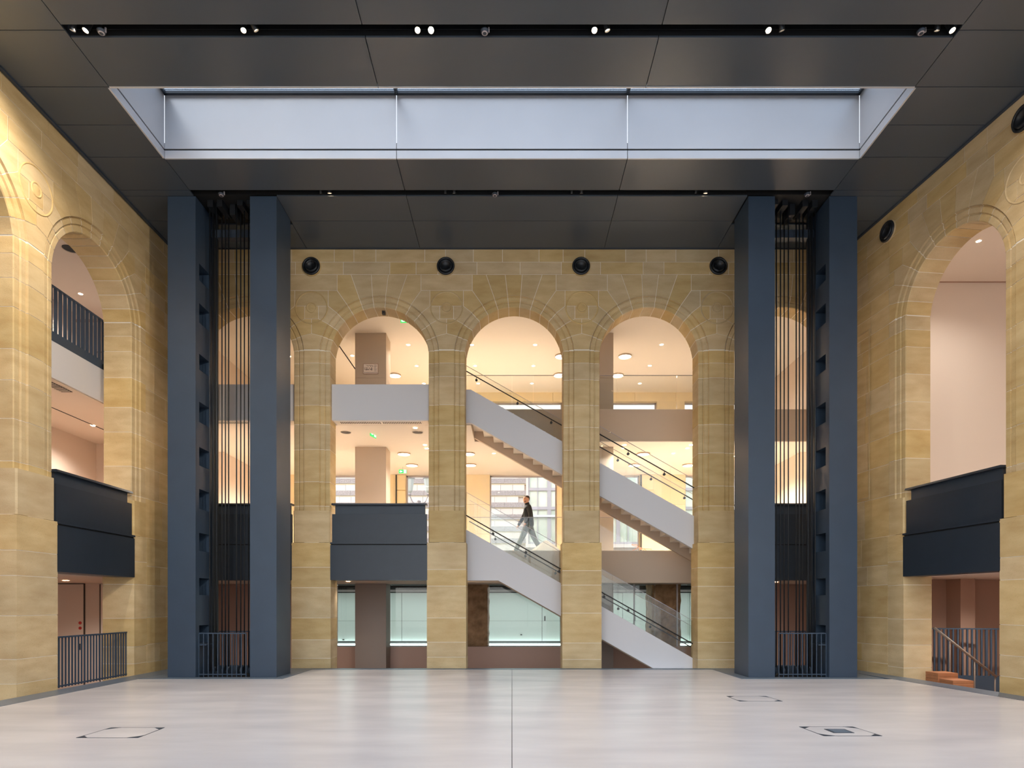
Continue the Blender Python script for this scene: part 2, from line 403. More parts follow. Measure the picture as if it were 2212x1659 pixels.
for (x0, x1) in ((-PYX3, -J), (-J, J), (J, PYX3)):
    for (y0, y1) in ((13.865, 14.76), (14.76, 15.93)): cpanel(x0, x1, y0, y1)
for s in (-1, 1):
    e = 8.55
    for (y0, y1) in ((-6, 1.2), (1.2, 3.0), (3.0, 4.8), (4.8, 6.4), (6.4, 8.0), (8.0, 9.86), (9.86, 10.94), (10.94, 11.81), (11.81, 12.66), (12.66, 13.67)):
        xe = e if s < 0 else 8.45 + .112 * (15.5 - y0) + .02
        cpanel(*sorted((s * SX, s * xe)), y0, y1)
    xe = e if s < 0 else 8.7
    cpanel(*sorted((s * SX, s * xe)), 13.67, 13.865)
    cpanel(*sorted((s * PYX0, s * xe)), 13.865, 14.76); cpanel(*sorted((s * PYX0, s * xe)), 14.76, 15.93)
    cpanel(*sorted((s * PYX3, s * PYX0)), 14.9, 15.93)
# black edge trim where the ceiling meets the walls
mb = MB(); mb.box(-8.53, -8.47, -6, YB, TOP - .03, TOP); mb.box(-8.4, 8.4, YB - .05, YB, TOP - .012, TOP)
p = [RW(-.4, -.06, 0), RW(21, -.06, 0), RW(21, -.01, 0), RW(-.4, -.01, 0)]
mb.prism([(q.x, q.y) for q in p], lambda q: (q[0], q[1], TOP - .03), lambda q: (q[0], q[1], TOP))
struct('trim_1', mb, 'steel_dark')

# ------------------------------------------------------------------ skylight shafts
def skylight(name, y0, y1, zt, gl='skyglass'):
    r = empty(name, (0, (y0 + y1) / 2, TOP)); r['kind'] = 'structure'
    o = Vector(r.location)
    def part(nm, b, m):
        q = MB(o); q.box(*b); ob = q.build(nm, m, r); ob.location = (0, 0, 0); return ob
    z1 = TOP + .15; z2 = z1 + .035
    xs = [-SX, -J, J, SX]
    for a, b in zip(xs[:-1], xs[1:]):
        for yy, t in ((y1, .03), (y0 - .03, .03)):
            part('kerb_panel', (a + .006, b - .006, yy, yy + t, TOP - .01, z1), 'alu')
            part('upstand_panel', (a + .006, b - .006, yy, yy + t, z2, zt), 'alu')
            part('upstand_joint', (a, b, yy + (.02 if yy == y1 else -.02), yy + t + (.02 if yy == y1 else -.02), z1 - .005, z2 + .005), 'black')
            part('head_rail', (a + .01, b - .01, yy - (.06 if yy == y1 else -.03), yy + (.0 if yy == y1 else .09), zt - .0, zt + .05), 'steel_dark')
        part('glass_pane', (a + .01, b - .01, y0 - .02, y1 + .02, zt + .06, zt + .08), gl)
    for s in (-1, 1):
        x0, x1 = sorted((s * SX, s * (SX + .03)))
        part('kerb_panel', (x0, x1, y0, y1, TOP - .01, z1), 'alu'); part('upstand_panel', (x0, x1, y0, y1, z2, zt), 'alu')
        x0, x1 = sorted((s * (SX + .02), s * (SX + .04))); part('upstand_joint', (x0, x1, y0, y1, z1 - .02, z2 + .02), 'black')
        x0, x1 = sorted((s * (SX - .05), s * SX)); part('head_rail', (x0, x1, y0, y1, zt, zt + .05), 'steel_dark')
    for x in (-J, J): part('glazing_bar', (x - .03, x + .03, y0, y1, zt + .0, zt + .06), 'steel_dark')
    return r
skylight('window_1', 10.96, 12.68, 11.78)
skylight('window_2', NS0, NS1, 11.78, 'toneglass')
r = empty('window_30', (0, -6, 0)); r['kind'] = 'structure'  # unseen glazed end added to cut the daylight from behind
for k_ in range(6): MB().box(-8.5 + k_ * 3.2 + .03, -8.5 + (k_ + 1) * 3.2 - .03, 0, .02, 0, TOP).build('pane', 'toneglass', r); MB().box(-8.5 + k_ * 3.2 - .03, -8.5 + k_ * 3.2 + .03, -.05, .05, 0, TOP).build('mullion', 'steel_dark', r)

# ------------------------------------------------------------------ platform floor
fx = MB()
def rx(y): return 8.45 + .112 * (15.5 - y)
fx.prism([(-8.45, -6), (rx(-6), -6), (rx(15.6) + .05, 15.6), (8.3, 15.85), (-8.45, 15.85)], lambda p: (p[0], p[1], -.3), lambda p: (p[0], p[1], -.02))
floor = fx.build('floor', 'black'); floor['kind'] = 'structure'
hatches = [(-6.82 + .25, 7.51, 5.02, 1.02, 1.24), ]
def fslab(poly):
    mb = MB(); mb.prism(inset(poly, .0035), lambda p: (p[0], p[1], -.019), lambda p: (p[0], p[1], 0)); return mb.build('panel', 'concrete', floor)
xe0 = -8.03
fslab([(xe0, -6), (-.0, -6), (0, 13.2), (xe0, 13.2)])
fslab([(0, -6), (rx(-6) - .5, -6), (rx(13.2) - .5, 13.2), (0, 13.2)])
fslab([(xe0, 13.2), (0, 13.2), (0, 15.6), (-4.93, 15.6), (-4.93, 13.62), (xe0, 13.62)])
fslab([(0, 13.2), (rx(13.2) - .5, 13.2), (rx(13.62) - .5, 13.62), (4.95, 13.62), (4.95, 15.6), (0, 15.6)])
mb = MB(); mb.box(-8.52, xe0, -6, 15.9, -.015, .004); struct('trim_2', mb, 'plate')
mb = MB(); mb.box(-8.52, 8.4, 15.6, 15.9, -.015, .005); struct('trim_3', mb, 'plate')
mb = MB(); mb.prism([(rx(-6) - .5, -6), (rx(-6), -6), (rx(15.9), 15.9), (rx(15.9) - .5, 15.9)], lambda p: (p[0], p[1], -.015), lambda p: (p[0], p[1], .004)); struct('trim_4', mb, 'plate')
for k, s in enumerate((-1, 1)):
    mb = MB(); x0, x1, x2, x3 = s * 8.0, s * 6.98, s * 5.68, s * 4.93
    for b in ((x0, x1, 13.62, 15.6), (x2, x3, 13.62, 15.6), (x1, x2, 13.62, 13.93), (x1, x2, 15.0, 15.6)):
        mb.box(b[0], b[1], b[2], b[3], -.015, .008)
    struct('trim_%d' % (5 + k), mb, 'plate')
# small bolts along the edge strips are left to the strip; access hatches
def hatch(corners, label, plate=False):
    ps = []
    for (x, y) in corners:
        D = F * CZ / (y - HY); ps.append(Vector((PX(x, D), D, 0)))
    c = sum(ps, Vector()) / 4; r = empty('floor_hatch', c); tag(r, label, 'hatch', 'access hatches let into the concrete floor')
    loc = [p - c for p in ps]
    mb = MB()
    mb.prism([(p.x, p.y) for p in loc], lambda p: (p[0], p[1], .0), lambda p: (p[0], p[1], .0015)); mb.build('lid', 'concrete', r)
    mb = MB()
    for i in range(4):
        a, b = loc[i], loc[(i + 1) % 4]; d = (b - a).normalized(); n = Vector((-d.y, d.x, 0)) * .006
        mb.prism([(a + n).xy, (b + n).xy, (b - n).xy, (a - n).xy], lambda p: (p[0], p[1], .0005), lambda p: (p[0], p[1], .0025))
    mb.build('joint', 'steel_dark', r)
    for i in range(4):
        a = loc[i]; d1 = (loc[(i + 1) % 4] - a).normalized() * .13; d2 = (loc[i - 1] - a).normalized() * .13
        mb = MB(); mb.prism([a.xy, (a + d1).xy, (a + d2).xy], lambda p: (p[0], p[1], .001), lambda p: (p[0], p[1], .004)); mb.build('corner_plate', 'steel_dark', r)
    if plate:
        mb = MB(); mb.box(-.13, .13, -.12, .12, .001, .006); q = mb.build('socket_cover', 'steel_dark', r)
        mb = MB(); mb.box(-.1, .1, -.09, .09, .006, .009); mb.build('cover_plate', 'plate', q)
hatch([(165, 1594), (298, 1594), (355, 1572), (240, 1572)], 'square hatch in the pale floor left, with no metal plate at its centre')
hatch([(1780, 1590), (1905, 1590), (1842, 1570), (1727, 1570)], 'square floor hatch with a small dark metal plate at its centre', True)
hatch([(1598, 1515), (1690, 1515), (1655, 1504), (1570, 1504)], 'faint floor hatch before the right-hand pylon, farthest from the viewer')

# ------------------------------------------------------------------ hoist pylons
HOLES = [(9.15, 8.78), (8.27, 7.84), (7.15, 6.8), (6.09, 5.64), (5.09, 4.68), (4.16, 3.72), (3.19, 2.79), (2.19, 1.81), (1.14, .74)]
def pylon(s, dx, label):
    r = empty('hoist_pylon', (s * 6.34 + dx, 14.3, 0)); tag(r, label, 'pylon', 'pairs of tall steel columns carrying hoist cables')
    o = Vector(r.location)
    def P(mb, nm, m, par=None, **k):
        ob = mb.build(nm, m, par or r, **k); ob.location = (0, 0, 0); return ob
    X = lambda x: -s * x if False else s * x + dx
    # outer column with pockets in its inner face
    mb = MB(o); x0, x1 = X(PYX0), X(PYX1)
    zt = TOP + .0; ya, yb = 14.03, 14.52
    def quad(a, b, c, d): mb.add([a, b, c, d], [(0, 1, 2, 3)])
    quad((x0, PY0, 0), (x1, PY0, 0), (x1, PY0, zt), (x0, PY0, zt)); quad((x0, PY1, 0), (x0, PY1, zt), (x1, PY1, zt), (x1, PY1, 0))
    quad((x0, PY0, 0), (x0, PY0, zt), (x0, PY1, zt), (x0, PY1, 0)); quad((x0, PY0, zt), (x1, PY0, zt), (x1, PY1, zt), (x0, PY1, zt))
    for y0, y1 in ((PY0, ya), (yb, PY1)): quad((x1, y0, 0), (x1, y1, 0), (x1, y1, zt), (x1, y0, zt))
    z = zt; xi = X(PYX1 + .38)
    for h1, h0 in HOLES + [(0, 0)]:
        quad((x1, ya, h1), (x1, yb, h1), (x1, yb, z), (x1, ya, z)); z = h0
        if h1 > 0:
            quad((x1, ya, h0), (x1, yb, h0), (xi, yb, h0), (xi, ya, h0)); quad((x1, ya, h1), (x1, yb, h1), (xi, yb, h1), (xi, ya, h1))
            quad((x1, ya, h0), (x1, ya, h1), (xi, ya, h1), (xi, ya, h0)); quad((x1, yb, h0), (x1, yb, h1), (xi, yb, h1), (xi, yb, h0)); quad((xi, ya, h0), (xi, yb, h0), (xi, yb, h1), (xi, ya, h1))
    P(mb, 'column', 'steel')
    P(MB(o).box(X(PYX2), X(PYX3), PY0, PY1, 0, TOP), 'column', 'steel')
    # guide rail and cables
    mb = MB(o); mb.box(X(6.86), X(6.81), 14.5, 14.72, 0, TOP + .3); mb.box(X(6.81), X(6.78), 14.6, 14.64, 0, TOP + .3); P(mb, 'guide_rail', 'blackmetal')
    for k, px in enumerate((453, 460.5, 467.5, 479.5, 487, 494, 511, 520, 528, 537)):
        D = (14.1, 14.3, 14.15, 14.45, 14.3, 14.45, 14.2, 14.4, 14.25, 14.4)[k]
        x = X(-PX(px, D)); P(MB(o).tube([(x, D, .12), (x, D, TOP + .3)], .0145, 8), 'cable', 'blackmetal', smooth=True)
    P(MB(o).box(X(6.9), X(5.74), 14.55, 14.72, 10.02, 10.2), 'head_beam', 'steel_dark')
    # pulleys at the foot
    for k in range(7):
        x = X(6.7 - k * .15); mt = Matrix.Translation((x, 14.35 + .1 * (k % 2), .1)) @ Matrix.Rotation(pi / 2, 4, 'Y')
        P(MB(o).lathe([(.02, -.02), (.1, -.02), (.085, 0), (.1, .02), (.02, .02)], mt, 16, closed=True), 'pulley', 'steel_dark')
    P(MB(o).box(X(6.85), X(5.75), 14.6, 14.66, .02, .2), 'base_beam', 'steel_dark')
    # guard rails, front and rear
    for D, xa, xb in ((13.98, 6.9, 5.86), (14.95, 6.9, 5.7)):
        g = P(MB(o).box(X(xa), X(xb), D - .012, D + .012, .955, .98), 'guard_rail', 'steel'); P(MB(o).box(X(xa), X(xb), D - .012, D + .012, .05, .075), 'bottom_rail', 'steel', g); n = 11
        for k in range(n):
            x = xa + (xb - xa) * k / (n - 1); P(MB(o).box(X(x) - .009, X(x) + .009, D - .009, D + .009, .0, .96), 'baluster', 'steel', g)
    mb = MB(o); D = 13.99; mb.box(X(6.93), X(6.74), D - .01, D + .3, .70, .72); P(mb, 'latch_bar', 'steel')
    # rough slab and chain bags above
    mb = MB(o); rnd = random.Random(4)
    for k in range(5):
        x = 6.75 - k * .22; mb.box(X(x), X(x - .12), 14.0 + rnd.random() * .2, 14.5 + rnd.random() * .1, TOP - .02 - rnd.random() * .25, TOP + .1)
    P(mb, 'head_pulley_block', 'blackmetal')
pylon(-1, 0, 'pair of tall blue grey steel columns with vertical cables, left of the arches')
pylon(1, .02, 'pair of tall blue grey steel columns with vertical cables, right of the arches')

# ------------------------------------------------------------------ lights in the ceiling slots
def spotlight(px, py, D, r, label, bright=0, aim=(0, 0, -1)):
    x, z = PX(px, D), PZ(py, D)
    rt = empty('spotlight', (x, D, z)); tag(rt, label, 'spotlight', 'warm spotlights recessed in the ceiling slots')
    a = Vector(aim).normalized(); q = a.to_track_quat('-Z', 'Y').to_matrix().to_4x4()
    MB().lathe([(r * .5, .16), (r, .16), (r, -.01), (r * .86, -.01), (r * .8, .02)], q, 18).build('housing', 'blackmetal', rt, smooth=False)
    MB().lathe([(0, .012), (r * .82, .012)], q, 18).build('lens', 'lampbright' if bright else 'lamp', rt)
    MB().box(-.012, .012, -.012, .012, .1, TOP + ZB - TOP + .18 - z).build('stem', 'blackmetal', rt)
    if bright:
        L = bpy.data.lights.new('spot', 'SPOT'); L.energy = bright; L.color = (1, .88, .74); L.spot_size = radians(150 if bright in (600, 250) else 55 if bright > 400 else 80); L.spot_blend = .7; L.shadow_soft_size = .05
        lo = bpy.data.objects.new('spot_lamp', L); COL.objects.link(lo); lo.parent = rt; lo.location = a * .03; lo.rotation_euler = a.to_track_quat('-Z', 'Y').to_euler()
Zs1 = 9.86
fr = (0, -.75, -1)
for px, lab, br, aim, r in ((157, 'dim spotlight at the left end of the front ceiling slot', 0, (-.3, .3, -1), .045), (185, 'glaring spotlight at the left end of the front ceiling slot', 600, (-.3, -.2, -1), .05),
        (526, 'brighter spotlight of the second pair from the left, front slot', 60, (.1, -.3, -1), .045), (553, 'dimmer spotlight of the second pair from the left, front slot', 0, (.5, .5, -1), .045),
        (902, 'softly lit left spotlight of the pair left of centre, front slot', 0, (0, -.6, -1), .048), (931, 'glaring right spotlight of the pair left of centre, front slot', 61, (.1, -.7, -1), .05),
        (1284, 'brighter spotlight of the pair right of centre, front slot', 60, (0, -.5, -1), .048), (1312, 'dimmer spotlight of the pair right of centre, front slot', 0, (.3, .2, -1), .045),
        (1660, 'brighter left spotlight of the fourth pair in the front slot', 60, (0, -.4, -1), .048), (1689, 'dimmer right spotlight of the fourth pair in the front slot', 0, (.3, .4, -1), .045),
        (2024, 'dim spotlight near the right end of the front ceiling slot', 0, (0, .4, -1), .042), (2057, 'glaring spotlight at the right end of the front ceiling slot', 250, (.2, -.3, -1), .05)):
    spotlight(px, 65, Zs1, r, lab, br, aim)
for px, lab, br, r in ((693, 'faint spotlight left end of rear ceiling slot by the left pylon', 0, .025), (712, 'bright spotlight in the rear ceiling slot nearest the left pylon', 40, .05), (962, 'very faint spotlight left of centre in the rear ceiling slot', 0, .025),
        (981, 'small lit spotlight left of centre in the rear ceiling slot', 0, .035), (1235, 'very faint spotlight right of centre in the rear ceiling slot', 0, .025), (1256, 'small lit spotlight right of centre in the rear ceiling slot', 0, .035),
        (1503, 'faint spotlight right end of rear ceiling slot by the right pylon', 0, .025), (1524, 'bright spotlight in the rear ceiling slot nearest the right pylon', 40, .05)):
    spotlight(px, 416.5, 13.78, r, lab, br, (0, .35, -1) if br else (0, .5, -1))
# fill spotlights added outside the frame to brighten the side walls
for X_, aimp, e_, lab in ((3.0, (-8.5, 10.8, 3.2), 1900, 'fill spotlight added out of frame to brighten the left wall'), (5.0, (-8.5, 11.2, 7.6), 1500, 'second fill spotlight added out of frame to brighten the left wall'), (-4.0, (8.8, 11.0, 3.0), 700, 'fill spotlight added out of frame to brighten the right wall')):
    spotlight(CX + X_ * F / .5, HY - (TOP - .12 - CZ) * F / .5, .5, .07, lab, e_, Vector(aimp) - Vector((X_, .5, TOP)))
def detector(px, py, D, label):
    x, z = PX(px, D), PZ(py, D); rt = empty('smoke_detector', (x, D, z)); tag(rt, label, 'detector', 'round grey detectors in the ceiling slots')
    MB().lathe([(0, -.03), (.03, -.032), (.06, -.012), (.065, .01), (.05, .025), (0, .025)], None, 20).build('body', 'steel_dark', rt, smooth=True)
    MB().lathe([(.03, -.034), (.045, -.03), (.045, -.024)], None, 16).build('grille', 'frame', rt)
    MB().box(.055, .075, -.01, .01, -.01, .06).build('status_light', 'frame', rt)
    MB().box(-.01, .01, -.01, .01, .02, ZB + .2 - z).build('bracket', 'blackmetal', rt)
for px, lab in ((219, 'round grey smoke detector at the left end of the front slot'), (1047, 'round grey smoke detector in the middle of the front slot'), (1990, 'round grey smoke detector near the right end of the front slot')): detector(px, 68, 9.86, lab)
for px, lab in ((478, 'small smoke detector above the left pylon cables'), (1069, 'small smoke detector in the middle of the rear slot'), (1744, 'small smoke detector above the right pylon cables')): detector(px, 420, 13.76, lab)
for k, (y0, y1, xx) in enumerate(((9.79, 9.96, 6.9), (13.69, 13.84, 5.1))):
    mb = MB(); mb.box(-xx, xx, y1 - .012, y1 - .002, ZB + .06, ZB + .12)
    tag(mb.build('light_track', 'blackmetal'), ('black lighting track along the front ceiling slot', 'black lighting track along the rear ceiling slot')[k], 'track')

# ------------------------------------------------------------------ air nozzles
def nozzle(loc, rz, label):
    rt = empty('air_nozzle', loc, rz); tag(rt, label, 'air vent', 'round black air nozzles high on the stone walls')
    mt = Matrix.Rotation(pi / 2, 4, 'X')     # local +z -> -y (out of wall)
    MB().lathe([(.235, .0), (.235, .03), (.215, .035), (.205, .0)], mt, 36).build('stone_ring', 'stone', rt, smooth=False)
    MB().lathe([(.222, .0), (.224, .05), (.205, .075), (.18, .07), (.168, .03)], mt, 36).build('flange', 'blackmetal', rt, smooth=True)
    q = mt @ Matrix.Rotation(radians(-8), 4, 'X')
    MB().lathe([(.175, .02), (.17, .06), (.15, .085), (.115, .06), (.1, .02), (0, .02)], q, 32).build('bowl', 'blackmetal', rt, smooth=True)
for X_, lab in ((-5.03, 'round black air nozzle beside the left pylon'), (-1.66, 'round black air nozzle between left and middle arches'), (1.73, 'round black air nozzle between middle and right arches'), (5.17, 'round black air nozzle beside the right pylon')):
    nozzle((X_, YB - .008, 10.08), 0, lab)
nozzle(RW(rb[0] - HSP, -.008, 10.08), RA, 'round black air nozzle high on right wall, behind the arch')
nozzle(RW(rb[0] + HSP, -.008, 10.08), RA, 'half cropped black air nozzle at the right picture edge')

# ------------------------------------------------------------------ balconies in the arches
def balcony(loc, rz, label, w=1.215):
    rt = empty('balcony_box', loc, rz); tag(rt, label, 'balcony', 'dark steel balcony fronts in the arches')
    # local: x along wall, y depth, z absolute
    b = lambda n, *a: MB().box(*a).build(n, 'steel_balcony', rt)
    b('lower_panel', -w, w, -.035, .1, 2.215, 3.09); b('ledge', -w, w, -.05, .12, 3.12, 3.16); MB().box(-w + .02, w - .02, -.02, .1, 3.09, 3.12).build('shadow_gap', 'black', rt)
    b('upper_panel', -w + .03, w - .02, .02, .1, 3.16, 3.875)
    MB().box(-w + .09, w - .07, .09, .16, 3.16, 4.1).build('rail_panel', 'steel_dark', rt)
    MB().prismyz([(-.02, 4.10), (.2, 4.10), (.2, 4.145), (.0, 4.145)], -w + .02, w - .02).build('cap_rail', 'steel_balcony', rt)
    MB().box(-w, w, .1, .4, 2.215, 3.1).build('edge_beam', 'steel_dark', rt)
balcony((-6.735, YB, 0), 0, 'dark steel balcony front behind the left pylon cables')
balcony((-3.34, YB, 0), 0, 'dark steel balcony front in the left open arch of the rear wall')
balcony((6.845, YB, 0), 0, 'dark steel balcony front behind the right pylon cables')
balcony((LW, lb[0], 0), pi / 2, 'dark steel balcony front in the left side wall arch')
balcony(RW(rb[0], 0, 0), RA, 'dark steel balcony front in the right side wall arch')

# ------------------------------------------------------------------ rear ambulatory: slabs, stairs, rooms
V0, V1 = 16.48, 18.16
YF = 24.0
mb = MB(); mb.box(-9.3, 9.3, V1, 19.4, 2.22, 3.14); mb.box(-9.3, 9.3, 19.4, YF + .3, 2.3, 3.14); mb.box(-9.3, -1.75, V0 + .01, V1, 2.22, 3.14); mb.box(6.2, 9.3, V0 + .01, V1, 2.22, 3.14)
struct('floor_1', mb, 'fascia')
mb = MB(); mb.box(-9.3, 9.3, V1, 19.38, 6.28, 7.19); mb.box(-9.3, -1.06, V0 + .01, V1, 6.28, 7.19)
struct('floor_2', mb, 'fascia')
mb = MB(); mb.box(-9.3, 9.3, 19.38, YF + .3, 6.52, 7.185); struct('ceiling_1', mb, 'ceil')
mb = MB(); mb.box(-9.3, -1.07, V0 + .02, V1 + .01, 6.265, 6.28); mb.box(-9.3, 9.3, V1 + .01, 19.37, 6.265, 6.28); struct('ceiling_2', mb, 'ceil')
mb = MB(); mb.box(-9.3, 9.3, V0, YF + .3, 9.63, 9.8); struct('ceiling_3', mb, 'ceil')
mb = MB(); mb.box(-9.3, 9.3, V0 + .4, 24, 3.14, 3.15) if False else mb.box(-9.2, 9.2, V1 + .02, YF, 3.14, 3.15); mb.box(-9.2, 9.2, V1 + .02, YF, 7.19, 7.2); struct('floor_3', mb, 'lfloor')
mb = MB(); mb.box(-16, 16, 15.9, 30, -1.0, -.91); mb.box(-16, -8.6, -6, 15.9, -1.0, -.91); mb.box(8.8, 18, -6, 15.9, -1.0, -.91); struct('floor_4', mb, 'brownwall')
mb = MB(); mb.box(-9.5, -9.3, V0, YF + .3, -.91, 9.8); struct('wall_gallery_left', mb, 'plasterpink')
mb = MB(); mb.box(9.3, 9.5, V0, YF + .3, -.91, 9.8); struct('wall_gallery_right', mb, 'plasterpink')
# white parapet faces in the arches on the top floor
for c, lab in ((-6.735, 'grey white parapet behind the left pylon cables'), (-3.34, 'grey white parapet crossing the left open arch')):
    r = empty('parapet', (c, 16.1, 6.28)); tag(r, lab, 'parapet', 'plain parapets of the top floor')
    MB().box(-1.235, 1.235, 0, .4, 0, .91).build('front_panel', 'white', r)
    MB().box(-1.2, 1.2, .02, .4, -.012, 0).build('soffit', 'ceil', r)
    mb = MB(); mb.box(-1.08, 1.05, .06, .26, -.02, -.012)
    g = mb.build('vent_grille', 'ceil', r); bars = MB()
    for k in range(46):
        x = -1.06 + k * .0452
        if k == 23: continue
        bars.box(x + .012, x + .036, .08, .24, -.023, -.019)
    q = bars.build('vent_slot', 'vent', g); q['kind'] = 'stuff'
def slope_poly(x0, z0, x1, m, h, flat=None):
    pts = []
    return pts
def stair(label, ztop0, zbot0, xs, xe, xflat, zflat, zb_flat, nsteps, xstep0, ztread0):
    # ztop0/zbot0: stringer top and bottom heights at X=0, slope .567
    m = .567
    rt = empty('staircase', (xs, 17.15, 0)); tag(rt, label, 'stairs', 'straight stair flights with grey white stringers')
    o = Vector(rt.location)
    def P(mb, nm, mt, par=None, **k):
        ob = mb.build(nm, mt, par or rt, **k); ob.location = (0, 0, 0); return ob
    T = lambda x: ztop0 - m * x
    B = lambda x: zbot0 - m * x
    xf = (ztop0 - zflat) / m; xg = (zbot0 - zb_flat) / m
    poly = [(xs, zflat), (xf, zflat), (xe, T(xe)), (xe, B(xe)), (xg, zb_flat), (xs, zb_flat)] if xg > xs else [(xs, zflat), (xf, zflat), (xe, T(xe)), (xe, B(xe)), (xs, B(xs))]
    P(MB(o).prismxz(poly, 16.35, 16.47), 'stringer', 'white'); 
    P(MB(o).prismxz(poly, 17.83, 17.95), 'stringer', 'fascia')
    run, rise = .2747, .1558
    for k in range(nsteps):
        x = xstep0 + k * run; z = ztread0 - (k + 1) * rise
        if x + run > xe: break
        zl = z - .045
        pl = [(x, z), (x + run + .02, z), (x + run + .02, zl), (x + .035, zl), (x + .035, zl - .0), (x + .0, zl)]
        mb = MB(o); mb.box(x, x + run + .005, 16.47, 17.83, min(zl - .05, B(x + run) + .33), z); P(mb, 'step', 'ceil')
    return rt, P, T, o
def rails(P, o, y, x0, x1, zr0, zg0, T, knobs, m=.567, glass=True, joints=()):
    Z = lambda x: zr0 - m * x
    P(MB(o).tube([(x0, y - .07, Z(x0)), (x1, y - .07, Z(x1))], .015, 10), 'handrail', 'darkdoor', smooth=True)
    for k in knobs:
        mt = Matrix.Translation((k, y - .045, Z(k) - .085)) @ Matrix.Rotation(pi / 2, 4, 'X')
        mb = MB(o); mb.lathe([(0, -.015), (.035, -.015), (.035, .02), (0, .02)], mt, 14); mb.tube([(k, y - .06, Z(k) - .085), (k, y - .07, Z(k) - .01)], .008, 6); P(mb, 'rail_bracket', 'darkdoor')
    if glass:
        xs = [x0] + list(joints) + [x1]
        for a, b in zip(xs[:-1], xs[1:]):
            a += .006; b -= .006
            P(MB(o).prismxz([(a, T(a) - .1), (b, T(b) - .1), (b, zg0 - m * b), (a, zg0 - m * a)], y - .008, y + .008), 'glass_panel', 'glass')
            P(MB(o).prismxz([(a, zg0 - m * a), (b, zg0 - m * b), (b, zg0 - m * b + .012), (a, zg0 - m * a + .012)], y - .009, y + .009), 'glass_edge', 'frame')
fx_ = lambda px, D: PX(px, D)
rt, P, T, o = stair('upper stair flight descending right, seen through middle and right arches', 6.54, 5.69, -1.3, 6.2, -1.06, 7.14, 6.28, 26, -1.06, 7.19)
rails(P, o, 16.41, 1.3, 6.1, 7.27, 7.50, T, [fx_(x, 16.35) for x in (1357, 1435)], joints=(2.3, 4.1))
rails(P, o, 17.89, -1.3, 6.1, 7.43, 7.6, T, [fx_(x, 17.8) for x in (1029, 1118, 1191, 1335, 1407, 1479)], joints=(.4, 2.2, 4.0))
rt, P, T, o = stair('lower stair flight descending right into the ground floor', 2.865, 2.02, -1.9, 6.9, -1.7, 3.9, 2.22, 26, -.5, 3.14)
rails(P, o, 16.41, -1.3, 6.4, 3.23, 3.83, T, [fx_(x, 16.35) for x in (1065, 1136, 1208, 1305, 1357)], joints=(.6, 2.6, 4.3))
rails(P, o, 17.89, -1.2, 6.4, 3.26, 3.86, T, [fx_(x, 17.8) for x in (1070, 1135, 1200, 1336, 1405)], joints=(1.2, 3.0))

# void-edge glass balustrades
def glass_balustrade(x0, x1, z0, z1, label, joints):
    rt = empty('glass_balustrade', ((x0 + x1) / 2, V1 + .04, z0)); tag(rt, label, 'balustrade')
    o = Vector(rt.location); xs = [x0] + joints + [x1]
    for a, b in zip(xs[:-1], xs[1:]):
        q = MB(o).box(a + .008, b - .008, V1 + .03, V1 + .05, z0, z1).build('glass_panel', 'glass', rt); q.location = (0, 0, 0)
    q = MB(o).box(x0, x1, V1 + .028, V1 + .052, z1, z1 + .012).build('top_edge', 'frame', rt); q.location = (0, 0, 0)
glass_balustrade(-1.3, 6.2, 7.19, 8.17, 'clear glass balustrade along the top floor void edge', [fx_(1106, V1), fx_(1152, V1), fx_(1334, V1), fx_(1463, V1)])
glass_balustrade(-1.7, 6.2, 3.14, 4.10, 'clear glass balustrade on the first floor before the walking man', [fx_(1120, V1), fx_(1330, V1)])

# square columns
def column(px0, px1, label, secs):
    D = 18.75; x0, x1 = PX(px0, D), PX(px1, D)
    rt = empty('square_column', ((x0 + x1) / 2, 19.07, -.91)); tag(rt, label, 'column', 'square plastered columns of the rear galleries')
    o = Vector(rt.location)
    for z0, z1, m in secs:
        q = MB(o).box(x0, x1, D, 19.4, z0, z1).build('shaft', m, rt); q.location = (0, 0, 0)
    return rt, o
secs = ((-.91, 2.22, 'brown'), (3.15, 6.262, 'fascia'), (7.2, 8.3, 'fascia'), (8.305, 9.629, 'fascia'))
c1, o = column(767, 834, 'square taupe column standing in the left open arch', secs)
column(1258, 1325, 'square taupe column half hidden behind the stone pier, right arch', secs)
# escape plan on the column
rt = empty('wall_plan', (PX(801, 18.74), 18.74, PZ(797, 18.74))); tag(rt, 'small framed floor plan fixed to the upper column', 'sign')
MB().box(-.215, .215, -.012, 0, -.145, .145).build('board', 'plaster', rt)
mb = MB(); rnd = random.Random(2)
for j, zz in enumerate((.09, .02, -.02)):
    for k in range(9):
        if rnd.random() < .75: mb.box(-.19 + k * .03, -.19 + k * .03 + rnd.uniform(.008, .024), -.014, -.012, zz + rnd.uniform(-.03, 0), zz + rnd.uniform(.004, .02))
for k in range(7): mb.box(.1, .1 + rnd.uniform(.05, .09), -.014, -.012, .11 - k * .03, .117 - k * .03)
for k in range(10): mb.box(-.19 + k * .04, -.17 + k * .04, -.014, -.012, -.12, -.10)
mb.build('drawing', 'ink', rt)
mb = MB()
for b in ((-.22, .22, .14, .15), (-.22, .22, -.15, -.14), (-.22, -.21, -.15, .15), (.21, .22, -.15, .15)): mb.box(b[0], b[1], -.018, 0, b[2], b[3])
mb.build('frame', 'brownwall', rt)

